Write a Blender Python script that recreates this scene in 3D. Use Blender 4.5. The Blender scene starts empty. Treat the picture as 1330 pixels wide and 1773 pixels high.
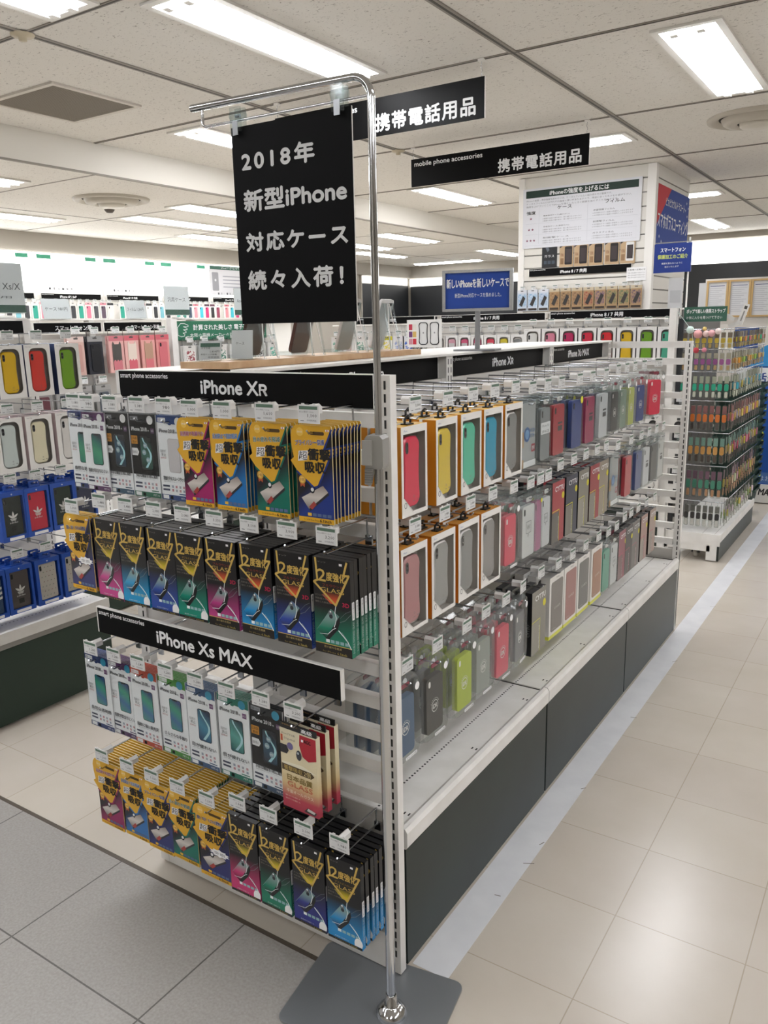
import bpy, bmesh, math, random
from mathutils import Matrix, Vector
random.seed(7)
PI = math.pi
scn = bpy.context.scene
COL = scn.collection

# ------------------------------------------------------------------ camera
YAW, PITCH, ROLL = -0.582759648, -0.227224426, -0.0213703849
CAMLOC = (0.834, -1.295, 1.443)
FPX = 1391.1
cy, sy, cp, sp, cr, sr = (math.cos(YAW), math.sin(YAW), math.cos(PITCH), math.sin(PITCH), math.cos(ROLL), math.sin(ROLL))
fwd = Vector((sy*cp, cy*cp, sp)); right0 = Vector((cy, -sy, 0)); up0 = right0.cross(fwd)
right = cr*right0 + sr*up0; up = -sr*right0 + cr*up0
cam = bpy.data.cameras.new('camera')
cam.sensor_fit = 'HORIZONTAL'; cam.sensor_width = 36.0; cam.lens = 36.0*FPX/1330.0
cam.clip_start = 0.05; cam.clip_end = 60
camo = bpy.data.objects.new('camera', cam); COL.objects.link(camo)
M3 = Matrix((right, up, -fwd)).transposed()
camo.matrix_world = Matrix.Translation(CAMLOC) @ M3.to_4x4()
scn.camera = camo

# ------------------------------------------------------------------ light and exposure
world = bpy.data.worlds.new('world'); scn.world = world; world.use_nodes = True
bgn = world.node_tree.nodes.get('Background') or world.node_tree.nodes.new('ShaderNodeBackground')
bgn.inputs[0].default_value = (0.9, 0.95, 1.0, 1); bgn.inputs[1].default_value = 0.05
scn.view_settings.view_transform = 'Standard'
scn.view_settings.look = 'None'
scn.view_settings.gamma = 1
scn.view_settings.use_curve_mapping = False
scn.view_settings.exposure = 0.93
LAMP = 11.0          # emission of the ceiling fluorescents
SIGNLIGHT = 2.4     # emission of the back-lit wall band
try:
    scn.cycles.max_bounces = 8
    scn.cycles.transparent_max_bounces = 24
    scn.cycles.caustics_reflective = False
    scn.cycles.caustics_refractive = False
except Exception:
    pass

# ------------------------------------------------------------------ materials
MATS = {}
def lin(c):
    c = c/255.0
    return c/12.92 if c <= 0.04045 else ((c+0.055)/1.055)**2.4
def rgb(r, g, b): return (lin(r), lin(g), lin(b), 1.0)
def hx(s): return tuple(int(s[i:i+2], 16) for i in (0, 2, 4))
def newmat(name):
    m = bpy.data.materials.new(name); m.use_nodes = True
    nt = m.node_tree
    for n in list(nt.nodes): nt.nodes.remove(n)
    out = nt.nodes.new('ShaderNodeOutputMaterial')
    return m, nt, out
def P(col, rough=0.45, metal=0.0, spec=0.5):
    """plain principled colour, col = 'rrggbb'"""
    key = (col, rough, metal, spec)
    if key in MATS: return MATS[key]
    m, nt, out = newmat('paint_%s_%d' % (col, int(rough*100)))
    b = nt.nodes.new('ShaderNodeBsdfPrincipled')
    b.inputs['Base Color'].default_value = rgb(*hx(col))
    b.inputs['Roughness'].default_value = rough
    b.inputs['Metallic'].default_value = metal
    b.inputs['Specular IOR Level'].default_value = spec
    nt.links.new(b.outputs[0], out.inputs[0])
    MATS[key] = m
    return m
def EM(col, strength):
    key = ('em', col, strength)
    if key in MATS: return MATS[key]
    m, nt, out = newmat('lit_%s' % col)
    e = nt.nodes.new('ShaderNodeEmission'); e.inputs[0].default_value = rgb(*hx(col)); e.inputs[1].default_value = strength
    nt.links.new(e.outputs[0], out.inputs[0]); MATS[key] = m
    return m
def CLEAR(tint='f4f6f6', alpha=0.10, rough=0.06):
    """thin clear plastic: see-through, with gloss that grows at grazing angles"""
    key = ('clear', tint, alpha, rough)
    if key in MATS: return MATS[key]
    m, nt, out = newmat('clear_plastic_%s' % tint)
    t = nt.nodes.new('ShaderNodeBsdfTransparent'); t.inputs[0].default_value = rgb(*hx(tint))
    g = nt.nodes.new('ShaderNodeBsdfGlossy'); g.inputs['Color'].default_value = (1, 1, 1, 1); g.inputs['Roughness'].default_value = rough+.04
    d = nt.nodes.new('ShaderNodeBsdfDiffuse'); d.inputs['Color'].default_value = rgb(215, 218, 218)
    lw = nt.nodes.new('ShaderNodeLayerWeight'); lw.inputs[0].default_value = 0.5
    pw = nt.nodes.new('ShaderNodeMath'); pw.operation = 'POWER'; pw.inputs[1].default_value = 4.0
    mp = nt.nodes.new('ShaderNodeMapRange'); mp.inputs[3].default_value = 0.014; mp.inputs[4].default_value = 0.42
    m1 = nt.nodes.new('ShaderNodeMixShader'); m1.inputs[0].default_value = max(0, alpha-0.05)*0.42
    mx = nt.nodes.new('ShaderNodeMixShader')
    nt.links.new(lw.outputs['Facing'], pw.inputs[0]); nt.links.new(pw.outputs[0], mp.inputs[0]); nt.links.new(mp.outputs[0], mx.inputs[0])
    nt.links.new(t.outputs[0], m1.inputs[1]); nt.links.new(d.outputs[0], m1.inputs[2])
    nt.links.new(m1.outputs[0], mx.inputs[1]); nt.links.new(g.outputs[0], mx.inputs[2]); nt.links.new(mx.outputs[0], out.inputs[0])
    MATS[key] = m
    return m
def GRAD(stops, axis=2, lo=0.0, hi=0.19, rough=0.3, ang=0.0):
    """printed colour blend along a local axis; stops = [(pos,'rrggbb'),...]"""
    key = ('grad', tuple(stops), axis, lo, hi, rough, ang)
    if key in MATS: return MATS[key]
    m, nt, out = newmat('print_blend')
    tc = nt.nodes.new('ShaderNodeTexCoord'); sx = nt.nodes.new('ShaderNodeSeparateXYZ')
    mr = nt.nodes.new('ShaderNodeMapRange'); mr.inputs[1].default_value = lo; mr.inputs[2].default_value = hi
    rp = nt.nodes.new('ShaderNodeValToRGB')
    while len(rp.color_ramp.elements) < len(stops): rp.color_ramp.elements.new(0.5)
    for e, (p, c) in zip(rp.color_ramp.elements, stops): e.position = p
    for e, (p, c) in zip(rp.color_ramp.elements, stops): e.position = p; e.color = rgb(*hx(c))
    b = nt.nodes.new('ShaderNodeBsdfPrincipled'); b.inputs['Roughness'].default_value = rough
    nt.links.new(tc.outputs['Object'], sx.inputs[0])
    if ang:
        ma = nt.nodes.new('ShaderNodeMath'); ma.operation = 'MULTIPLY_ADD'; ma.inputs[1].default_value = ang
        nt.links.new(sx.outputs[0], ma.inputs[0]); nt.links.new(sx.outputs[axis], ma.inputs[2]); nt.links.new(ma.outputs[0], mr.inputs[0])
    else:
        nt.links.new(sx.outputs[axis], mr.inputs[0])
    nt.links.new(mr.outputs[0], rp.inputs[0]); nt.links.new(rp.outputs[0], b.inputs['Base Color']); nt.links.new(b.outputs[0], out.inputs[0])
    MATS[key] = m
    return m
def MOTTLE(c1, c2, scale=30, rough=0.4, detail=3, spread=(0.35, 0.65), bump=0.0):
    """two-tone noise mottling on a painted, printed or worn surface"""
    key = ('mot', c1, c2, scale, rough, spread, bump)
    if key in MATS: return MATS[key]
    m, nt, out = newmat('mottled_%s' % c1)
    tc = nt.nodes.new('ShaderNodeTexCoord'); nz = nt.nodes.new('ShaderNodeTexNoise'); nz.inputs['Scale'].default_value = scale; nz.inputs['Detail'].default_value = detail
    rp = nt.nodes.new('ShaderNodeValToRGB'); rp.color_ramp.elements[0].position = spread[0]; rp.color_ramp.elements[1].position = spread[1]
    rp.color_ramp.elements[0].color = rgb(*hx(c1)); rp.color_ramp.elements[1].color = rgb(*hx(c2))
    b = nt.nodes.new('ShaderNodeBsdfPrincipled'); b.inputs['Roughness'].default_value = rough
    nt.links.new(tc.outputs['Object'], nz.inputs[0]); nt.links.new(nz.outputs[0], rp.inputs[0]); nt.links.new(rp.outputs[0], b.inputs['Base Color'])
    if bump:
        bp = nt.nodes.new('ShaderNodeBump'); bp.inputs['Strength'].default_value = bump; bp.inputs['Distance'].default_value = 0.01
        nt.links.new(nz.outputs[0], bp.inputs['Height']); nt.links.new(bp.outputs[0], b.inputs['Normal'])
    nt.links.new(b.outputs[0], out.inputs[0]); MATS[key] = m
    return m

WHITE = P('dddbd6', 0.4); WHITE2 = P('e6e4e0', 0.5); PAPER = P('e9e9ea', 0.6); BLACK = P('070708', 0.45, 0, 0.12); BLK2 = P('08080a', 0.6, 0, 0.10)
RACK = MOTTLE('dcdad6', 'e4e2df', 14, 0.42)
STEEL = P('b9bcc0', 0.22, 1.0); CHROME = P('c9cacc', 0.1, 1.0); DKSTEEL = P('6d7278', 0.35, 1.0)
GREENK = MOTTLE('131f1b', '182622', 6, 0.38)
TXT = P('e9eaeb', 0.6); TXTB = P('2a2a2c', 0.6); TXTG = P('6f7075', 0.6)

# ------------------------------------------------------------------ text outlines -> mesh data
_TX = {}
def text_data(s, res=2, sp=1.0):
    k = (s, res, sp)
    if k in _TX: return _TX[k]
    c = bpy.data.curves.new('t', 'FONT'); c.body = s; c.size = 1.0; c.resolution_u = res; c.space_character = sp
    o = bpy.data.objects.new('t', c)
    me = o.to_mesh()
    vs = [(v.co.x, v.co.y) for v in me.vertices]; fs = [tuple(p.vertices) for p in me.polygons]
    o.to_mesh_clear(); bpy.data.objects.remove(o); bpy.data.curves.remove(c)
    if vs:
        x0 = min(v[0] for v in vs); x1 = max(v[0] for v in vs); y0 = min(v[1] for v in vs); y1 = max(v[1] for v in vs)
    else:
        x0 = y0 = 0; x1 = y1 = 1
    _TX[k] = (vs, fs, (x0, x1, y0, y1))
    return _TX[k]

# ------------------------------------------------------------------ mesh builder
class MB:
    def __init__(s): s.v = []; s.f = []; s.mi = []; s.mats = []; s.sm = []
    def _m(s, mat):
        if mat not in s.mats: s.mats.append(mat)
        return s.mats.index(mat)
    def add(s, vs, fs, mat, smooth=False, T=None):
        b = len(s.v); i = s._m(mat)
        for p in vs:
            p = Vector(p)
            if T is not None: p = T @ p
            s.v.append(p)
        for f in fs: s.f.append(tuple(b+k for k in f)); s.mi.append(i); s.sm.append(smooth)
        return s
    def box(s, x0, x1, y0, y1, z0, z1, mat, T=None):
        vs = [(x0,y0,z0),(x1,y0,z0),(x1,y1,z0),(x0,y1,z0),(x0,y0,z1),(x1,y0,z1),(x1,y1,z1),(x0,y1,z1)]
        return s.add(vs, [(0,3,2,1),(4,5,6,7),(0,1,5,4),(1,2,6,5),(2,3,7,6),(3,0,4,7)], mat, T=T)
    def box6(s, x0, x1, y0, y1, z0, z1, front, side, top=None, back=None, T=None):
        """box with its own material on the front, sides, top and back"""
        vs = [(x0,y0,z0),(x1,y0,z0),(x1,y1,z0),(x0,y1,z0),(x0,y0,z1),(x1,y0,z1),(x1,y1,z1),(x0,y1,z1)]
        s.add(vs, [(0,1,5,4)], front, T=T); s.add(vs, [(1,2,6,5),(3,0,4,7)], side, T=T)
        s.add(vs, [(0,3,2,1),(4,5,6,7)], top or side, T=T); s.add(vs, [(2,3,7,6)], back or side, T=T)
        return s
    def poly(s, pts, y, mat, T=None):
        """flat polygon (x,z) facing -y"""
        n = len(pts); a = sum(pts[i][0]*pts[(i+1) % n][1]-pts[(i+1) % n][0]*pts[i][1] for i in range(n))
        idx = tuple(range(n)) if a > 0 else tuple(range(n-1, -1, -1))
        return s.add([(p[0], y, p[1]) for p in pts], [idx], mat, T=T)
    def rect(s, x0, x1, z0, z1, y, mat, T=None): return s.poly([(x0,z0),(x1,z0),(x1,z1),(x0,z1)], y, mat, T=T)
    def prism(s, pts, y0, y1, mat, side=None, back=None, smooth=False, T=None):
        """polygon (x,z) pushed from y0 (front) to y1"""
        n = len(pts); a = sum(pts[i][0]*pts[(i+1) % n][1]-pts[(i+1) % n][0]*pts[i][1] for i in range(n))
        if a < 0: pts = pts[::-1]
        vs = [(p[0], y0, p[1]) for p in pts]+[(p[0], y1, p[1]) for p in pts]
        s.add(vs, [tuple(range(n))], mat, T=T); s.add(vs, [tuple(range(2*n-1, n-1, -1))], back or side or mat, T=T)
        s.add(vs, [(i, n+i, n+(i+1) % n, (i+1) % n) for i in range(n)], side or mat, smooth, T=T)
        return s
    def ring(s, outer, inner, y0, y1, mat, side=None, T=None):
        """frame between two outlines of equal point count, pushed from y0 to y1"""
        n = len(outer)
        vs = [(p[0], y0, p[1]) for p in outer]+[(p[0], y0, p[1]) for p in inner]+[(p[0], y1, p[1]) for p in outer]+[(p[0], y1, p[1]) for p in inner]
        s.add(vs, [(i, (i+1) % n, n+(i+1) % n, n+i) for i in range(n)], mat, T=T)
        s.add(vs, [(i, 2*n+i, 2*n+(i+1) % n, (i+1) % n) for i in range(n)], side or mat, T=T)
        s.add(vs, [(n+i, n+(i+1) % n, 3*n+(i+1) % n, 3*n+i) for i in range(n)], side or mat, T=T)
        return s
    def stroke(s, pts, w, y, mat, T=None):
        """flat line of width w through (x,z) points"""
        for (a, b) in zip(pts, pts[1:]):
            dx, dz = b[0]-a[0], b[1]-a[1]; L = math.hypot(dx, dz) or 1; nx, nz = -dz/L*w/2, dx/L*w/2; ex, ez = dx/L*w*.3, dz/L*w*.3
            s.poly([(a[0]-nx-ex, a[1]-nz-ez), (b[0]-nx+ex, b[1]-nz+ez), (b[0]+nx+ex, b[1]+nz+ez), (a[0]+nx-ex, a[1]+nz-ez)], y, mat, T=T)
        return s
    def disc(s, x, z, r, y, mat, n=16, rz=None, T=None): return s.poly([(x+r*math.cos(2*PI*i/n), z+(rz or r)*math.sin(2*PI*i/n)) for i in range(n)], y, mat, T=T)
    def circ(s, x, z, r, w, y, mat, n=18, rz=None, T=None):
        rz = rz or r
        o = [(x+r*math.cos(2*PI*i/n), y, z+rz*math.sin(2*PI*i/n)) for i in range(n)]; k = [(x+(r-w)*math.cos(2*PI*i/n), y, z+(rz-w)*math.sin(2*PI*i/n)) for i in range(n)]
        return s.add(o+k, [(i, (i+1) % n, n+(i+1) % n, n+i) for i in range(n)], mat, T=T)
    def tube(s, path, r, mat, n=8, cap=True, T=None):
        path = [Vector(p) for p in path]; rings = []; prev = None
        for i, p in enumerate(path):
            d = (path[min(i+1, len(path)-1)]-path[max(i-1, 0)]).normalized()
            if prev is None:
                a = d.orthogonal().normalized()
            else:
                a = (prev-d*prev.dot(d)).normalized()
            prev = a; b = d.cross(a)
            rr = r[i] if isinstance(r, (list, tuple)) else r
            rings.append([p+rr*(math.cos(2*PI*k/n)*a+math.sin(2*PI*k/n)*b) for k in range(n)])
        vs = [q for g in rings for q in g]
        fs = [(i*n+k, i*n+(k+1) % n, (i+1)*n+(k+1) % n, (i+1)*n+k) for i in range(len(path)-1) for k in range(n)]
        s.add(vs, fs, mat, True, T=T)
        if cap: s.add(vs, [tuple(range(n-1, -1, -1)), tuple(range((len(path)-1)*n, len(path)*n))], mat, T=T)
        return s
    def lathe(s, prof, mat, n=24, c=(0, 0, 0), smooth=True, T=None):
        vs = [(c[0]+r*math.cos(2*PI*k/n), c[1]+r*math.sin(2*PI*k/n), c[2]+z) for (r, z) in prof for k in range(n)]
        fs = [(i*n+k, i*n+(k+1) % n, (i+1)*n+(k+1) % n, (i+1)*n+k) for i in range(len(prof)-1) for k in range(n)]
        return s.add(vs, fs, mat, smooth, T=T)
    def text(s, t, x0, z0, x1, z1, y, mat, bold=0.0, res=2, T=None, shear=0.0, keep=None, sp=1.0):
        """writing fitted into the rectangle x0..x1, z0..z1 on the plane y, facing -y. keep='l' keeps the letters' own proportions from the left"""
        vs, fs, (a, b, c, d) = text_data(t, res, sp)
        kx = (x1-x0)/(b-a); kz = (z1-z0)/(d-c)
        if keep: kx = kz if kz*(b-a) <= (x1-x0) else kx
        if keep == 'r': x0 = x1-kx*(b-a)
        if keep == 'c': x0 = (x0+x1)/2-kx*(b-a)/2
        offs = [(0, 0)] if not bold else [(-bold, 0), (bold, 0), (0, -bold), (0, bold)]
        for q, (ox, oz) in enumerate(offs):
            s.add([(x0+(p[0]-a)*kx+ox+shear*(p[1]-c)*kz, y-.00013*q, z0+(p[1]-c)*kz+oz) for p in vs], fs, mat, T=T)
        return s
    def mesh(s, name):
        me = bpy.data.meshes.new(name)
        me.from_pydata([tuple(v) for v in s.v], [], s.f)
        for m in s.mats: me.materials.append(m)
        me.polygons.foreach_set('material_index', s.mi); me.polygons.foreach_set('use_smooth', s.sm)
        me.update()
        return me
    def build(s, name, parent=None, loc=(0, 0, 0), rot=(0, 0, 0)):
        o = bpy.data.objects.new(name, s.mesh(name)); COL.objects.link(o)
        o.location = loc; o.rotation_euler = rot
        if parent is not None: o.parent = parent
        return o

def rrect(x0, x1, z0, z1, r, n=4):
    pts = []
    for (cx, cz, a0) in ((x1-r, z0+r, -PI/2), (x1-r, z1-r, 0), (x0+r, z1-r, PI/2), (x0+r, z0+r, PI)):
        for i in range(n+1):
            a = a0+PI/2*i/n; pts.append((cx+r*math.cos(a), cz+r*math.sin(a)))
    return pts
def TY(x=0, y=0, z=0, rz=0.0): return Matrix.Translation((x, y, z)) @ Matrix.Rotation(rz, 4, 'Z')
def tag(o, label, cat, group=None, kind=None):
    if label: o['label'] = label
    if cat: o['category'] = cat
    if group: o['group'] = group
    if kind: o['kind'] = kind
    return o
def empty(name, loc=(0, 0, 0), rz=0.0):
    o = bpy.data.objects.new(name, None); COL.objects.link(o); o.location = loc; o.rotation_euler = (0, 0, rz); o.empty_display_size = 0.05
    return o
def copy_tree(o, parent=None):
    c = o.copy(); COL.objects.link(c)
    if parent is not None: c.parent = parent
    for ch in list(o.children): copy_tree(ch, c)
    return c
PROTO = {}
def place(key, builder, loc, rot, label, cat, group=None):
    """first use of a kind builds it; later uses copy the thing and each of its parts"""
    if key not in PROTO:
        o = builder(); PROTO[key] = o
    else:
        o = copy_tree(PROTO[key])
    o.location = loc; o.rotation_euler = rot if isinstance(rot, tuple) else (0, 0, rot)
    for k in ('label', 'category', 'group'):
        if k in o: del o[k]
    return tag(o, label, cat, group)
def struct(mb, name):
    o = mb.build(name); o['kind'] = 'structure'
    return o
ORD = ['front', 'second', 'third', 'fourth', 'fifth', 'sixth', 'seventh', 'eighth', 'ninth', 'tenth', 'eleventh', 'twelfth', 'thirteenth', 'fourteenth', 'fifteenth', 'sixteenth', 'seventeenth', 'eighteenth', 'nineteenth', 'twentieth']
NTH = ['first']+ORD[1:]
# ================================================================== THE ROOM
def tilemat(name, c1, c2, mort, w, h, ox, oy, rough, msize=0.0022, speck=None, off=0.0):
    m, nt, out = newmat(name)
    tc = nt.nodes.new('ShaderNodeTexCoord'); mp = nt.nodes.new('ShaderNodeMapping'); mp.inputs['Location'].default_value = (-ox, -oy, 0)
    br = nt.nodes.new('ShaderNodeTexBrick'); br.offset = off; br.squash = 1
    br.inputs['Color1'].default_value = rgb(*hx(c1)); br.inputs['Color2'].default_value = rgb(*hx(c2)); br.inputs['Mortar'].default_value = rgb(*hx(mort))
    br.inputs['Scale'].default_value = 1; br.inputs['Mortar Size'].default_value = msize; br.inputs['Mortar Smooth'].default_value = 0.1
    br.inputs['Brick Width'].default_value = w; br.inputs['Row Height'].default_value = h; br.inputs['Bias'].default_value = 0
    nz = nt.nodes.new('ShaderNodeTexNoise'); nz.inputs['Scale'].default_value = speck[0] if speck else 3; nz.inputs['Detail'].default_value = 5
    rp = nt.nodes.new('ShaderNodeValToRGB')
    rp.color_ramp.elements[0].position = 0.3; rp.color_ramp.elements[1].position = 0.7
    a = speck[1] if speck else 'f4f2ee'
    rp.color_ramp.elements[0].color = rgb(*hx(a)); rp.color_ramp.elements[1].color = (1, 1, 1, 1)
    mx = nt.nodes.new('ShaderNodeMix'); mx.data_type = 'RGBA'; mx.blend_type = 'MULTIPLY'; mx.inputs[0].default_value = 1
    b = nt.nodes.new('ShaderNodeBsdfPrincipled'); b.inputs['Roughness'].default_value = rough
    nt.links.new(tc.outputs['Object'], mp.inputs[0]); nt.links.new(mp.outputs[0], br.inputs[0]); nt.links.new(tc.outputs['Object'], nz.inputs[0]); nt.links.new(nz.outputs[0], rp.inputs[0])
    nt.links.new(br.outputs[0], mx.inputs[6]); nt.links.new(rp.outputs[0], mx.inputs[7]); nt.links.new(mx.outputs[2], b.inputs['Base Color'])
    nt.links.new(b.outputs[0], out.inputs[0])
    return m
VINYL = tilemat('beige_vinyl_tiles', 'c2bab0', 'c6bfb4', 'ada293', 0.3005, 0.3005, 0.35, 0.148, 0.24, 0.0014)
STONE = tilemat('grey_stone_tiles', '9f9c98', 'a29f9b', '5e5b58', 0.461, 0.335, -1.342, -0.062, 0.36, 0.0022, (160, 'e9e7e4'))
def ceilmat():
    m, nt, out = newmat('flecked_ceiling_board')
    tc = nt.nodes.new('ShaderNodeTexCoord'); mp = nt.nodes.new('ShaderNodeMapping'); mp.inputs['Scale'].default_value = (1, 1.9, 1); mp.inputs['Rotation'].default_value = (0, 0, 0.5)
    n1 = nt.nodes.new('ShaderNodeTexNoise'); n1.inputs['Scale'].default_value = 46; n1.inputs['Detail'].default_value = 4; n1.inputs['Distortion'].default_value = 1.2
    rp = nt.nodes.new('ShaderNodeValToRGB'); rp.color_ramp.elements[0].position = 0.30; rp.color_ramp.elements[1].position = 0.385
    rp.color_ramp.elements[0].color = rgb(146, 141, 134); rp.color_ramp.elements[1].color = rgb(224, 221, 215)
    b = nt.nodes.new('ShaderNodeBsdfPrincipled'); b.inputs['Roughness'].default_value = 0.8
    nt.links.new(tc.outputs['Object'], mp.inputs[0]); nt.links.new(mp.outputs[0], n1.inputs[0]); nt.links.new(n1.outputs[0], rp.inputs[0]); nt.links.new(rp.outputs[0], b.inputs['Base Color']); nt.links.new(b.outputs[0], out.inputs[0])
    return m
CEIL = ceilmat(); CEILW = P('dcd8d0', 0.8); WALLW = P('a09a90', 0.85); GRIDM = P('8b857d', 0.5); GRIDD = P('4c4844', 0.6)
X0, X1, Y0, Y1, ZH, ZL, XB = -8.1, 5.4, -5.0, 13.3, 2.8, 2.59, -4.4
m = MB(); m.box(X0-.1, X1+.1, Y0-.1, Y1+.1, -0.05, 0, VINYL); struct(m, 'floor')
m = MB(); m.box(-8.0, 0.12, Y0, -0.062, 0.0, 0.0008, STONE); o = struct(m, 'floor_stone')
m = MB(); m.box(-8.0, 0.12, -0.064, -0.052, 0.0, 0.0016, P('4f463c', 0.5)); struct(m, 'trim_1')
TAPE = MOTTLE('cfd0d4', 'd8d9dc', 9, 0.35)
m = MB(); m.box(0.0, 0.092, 0.05, 9.0, 0.0, 0.0007, TAPE)
for (x, y, a, l) in ((.088, .52, .5, .03), (.085, .62, 1.2, .02), (.07, .36, .2, .016), (.09, .95, .9, .018), (.088, 1.5, .3, .022), (.091, 2.1, 1.0, .03), (.086, 2.9, .4, .03), (.09, 3.5, .3, .035)):
    T = TY(x, y, 0.0009, a); m.box(-l/2, l/2, -.0012, .0012, 0, .0002, P('6a645c', .7), T=T)
struct(m, 'trim_2')
m = MB(); m.box(XB, X1, Y0, Y1, ZH, ZH+.05, CEIL); m.box(X0, XB-.02, Y0, Y1, ZL, ZL+.05, CEIL); struct(m, 'ceiling')
m = MB(); m.box(XB-.02, XB, Y0, Y1, ZL-.002, ZH, CEILW); m.box(XB-.021, XB+.004, Y0, Y1, ZL-.012, ZL, P('8a847b', .6)); struct(m, 'trim_3')
m = MB()
for x in (-2.79, -1.07, .64, 2.35, 4.06):
    m.box(x-.021, x+.021, Y0, Y1, ZH-.006, ZH, GRIDM); m.box(x-.006, x+.006, Y0, Y1, ZH-.0075, ZH-.006, GRIDD)
for k in range(-4, 7):
    y = 1.26+1.63*k; m.box(XB, X1, y-.012, y+.012, ZH-.005, ZH, GRIDM); m.box(XB, X1, y-.004, y+.004, ZH-.0065, ZH-.005, GRIDD)
    y = 1.26+1.63*k+.02; m.box(X0, XB-.03, y-.008, y+.008, ZL-.003, ZL, GRIDM)
for x in (-6.45,): m.box(x-.008, x+.008, Y0, Y1, ZL-.003, ZL, GRIDM)
struct(m, 'trim_4')
m = MB(); m.box(X0-.1, X0, Y0, Y1, 0, ZL, WALLW); m.box(X0, X0+.2, Y0, Y1, 2.38, ZL, WALLW); struct(m, 'wall_left')
m = MB(); m.box(X0-.1, X1+.1, Y1, Y1+.1, 0, ZH, WALLW); m.box(X0, XB, Y1-.18, Y1, 2.37, ZL, WALLW); m.box(XB, X1, Y1-.18, Y1, 2.71, ZH, WALLW)
m.box(X0+.12, XB, Y1-.06, Y1-.01, 0, 2.21, P('17191c', .5)); m.box(XB, X1, Y1-.06, Y1-.01, 0, 2.33, P('17191c', .5)); struct(m, 'wall_back')
m = MB(); m.box(X1, X1+.1, Y0, Y1, 0, ZH, WALLW); struct(m, 'wall_right')
m = MB(); m.box(X0, X1, Y0-.1, Y0, 0, ZH, WALLW); struct(m, 'wall_front')
m = MB(); m.box(X0+.02, X0+.07, 11.55, Y1-.07, 0, 2.23, P('17191c', .5)); m.box(X0+.02, X0+.08, 11.53, 11.56, 0, 2.38, WALLW); struct(m, 'trim_5')
# back-lit bands above the black wall
def lightbox(name, args, label):
    t = empty(name); m = MB(); m.box(*args, EM('fffdf8', SIGNLIGHT)); m.build('lit_panel', t); tag(t, label, 'light')
    m = MB(); x0, x1, y0, y1, z0, z1 = args; m.box(x0, x1, y0-.004, y1, z0-.02, z0, WHITE2); m.build('ledge', t)
lightbox('wall_light_band', (XB, X1, Y1-.05, Y1-.02, 2.335, 2.70), 'long lit white band above the black back wall right of the column')
lightbox('wall_light_band', (X0+.1, XB-.02, Y1-.05, Y1-.02, 2.22, 2.36), 'narrow lit white band above the black back wall left of the column')
lightbox('wall_light_band', (X0+.02, X0+.05, 11.57, Y1-.07, 2.25, 2.37), 'short lit band above the black end of the left wall')

# ------------------------------------------------------------------ ceiling lights
LW, LL = 0.26, 1.36
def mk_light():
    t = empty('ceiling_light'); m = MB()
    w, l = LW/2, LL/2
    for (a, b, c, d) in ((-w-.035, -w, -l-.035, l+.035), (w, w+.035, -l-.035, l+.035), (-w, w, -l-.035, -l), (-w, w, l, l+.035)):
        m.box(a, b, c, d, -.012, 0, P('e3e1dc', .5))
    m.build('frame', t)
    m = MB(); m.box(-w, w, -l, l, -.004, -.001, EM('fbfcff', LAMP)); m.build('diffuser', t)  # reflector behind the tubes, given emission to look flooded by their light
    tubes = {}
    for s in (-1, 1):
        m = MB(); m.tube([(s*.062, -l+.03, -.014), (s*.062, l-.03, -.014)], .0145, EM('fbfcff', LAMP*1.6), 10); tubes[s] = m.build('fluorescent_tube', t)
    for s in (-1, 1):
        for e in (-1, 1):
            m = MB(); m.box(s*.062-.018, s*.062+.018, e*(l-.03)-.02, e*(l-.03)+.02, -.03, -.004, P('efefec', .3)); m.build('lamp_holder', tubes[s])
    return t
lights = [(-1.93, 2.06, ZH, 0, 'ceiling light directly above the black poster stand'), (-.25, 3.72, ZH, 0, 'bright ceiling light at the upper right beside the tile joint'),
          (-2.38, .52, ZH, 0, 'ceiling light cut off by the upper left corner'), (-3.58, 3.70, ZH, 0, 'ceiling light partly behind the poster top left of the pole'),
          (-3.56, 6.88, ZH, 0, 'ceiling light just under the rear black hanging sign'), (-1.86, 5.2, ZH, PI/2, 'crosswise ceiling light peeking out right of the rear hanging sign'),
          (-1.86, 8.55, ZH, PI/2, 'ceiling light touching the right edge of the slat column'), (-1.88, 11.6, ZH, 0, 'far ceiling light right of the slat column near back wall'),
          (-5.2, 2.05, ZL, 0, 'ceiling light cut by the left edge above the round diffuser'), (-5.13, 5.05, ZL, 0, 'ceiling light behind the poster beside the round diffuser'),
          (-6.07, 5.25, ZL, 0, 'long ceiling light left of the poster below the round diffuser'), (-6.85, 3.55, ZL, 0, 'ceiling light at the left edge above the lit wall'),
          (-6.85, 6.75, ZL, 0, 'lowest ceiling light left of the poster'), (-5.06, 8.35, ZL, 0, 'ceiling light just right of the chrome pole'),
          (-5.1, 11.4, ZL, 0, 'ceiling light left of the slat column'), (-6.1, 8.75, ZL, 0, 'ceiling light right behind the chrome pole, upper one'),
          (-6.72, 10.2, ZL, 0, 'ceiling light behind the chrome pole, lower one'), (-6.7, 12.47, ZL, PI/2, 'crosswise ceiling light above the far black corner')]
hid = [(-3.6, -1.2, ZH), (-1.93, -1.2, ZH), (3.2, -1.2, ZH), (-1.93, -2.83, ZH), (1.5, -2.83, ZH), (-.25, -4.2, ZH)]+[(1.5, .4, ZH), (3.2, .4, ZH), (1.5, 3.7, ZH), (3.2, 3.7, ZH), (1.5, 6.95, ZH), (3.2, 6.95, ZH), (1.5, 10.2, ZH), (3.2, 10.2, ZH), (-5.2, -1.2, ZL), (-6.9, .4, ZL)]  # fixtures out of view, added and thinned out to set the light level
for (x, y, z, r, lab) in lights: place('light', mk_light, (x, y, z), r, lab, 'light', 'fluorescent ceiling lights')
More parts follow.
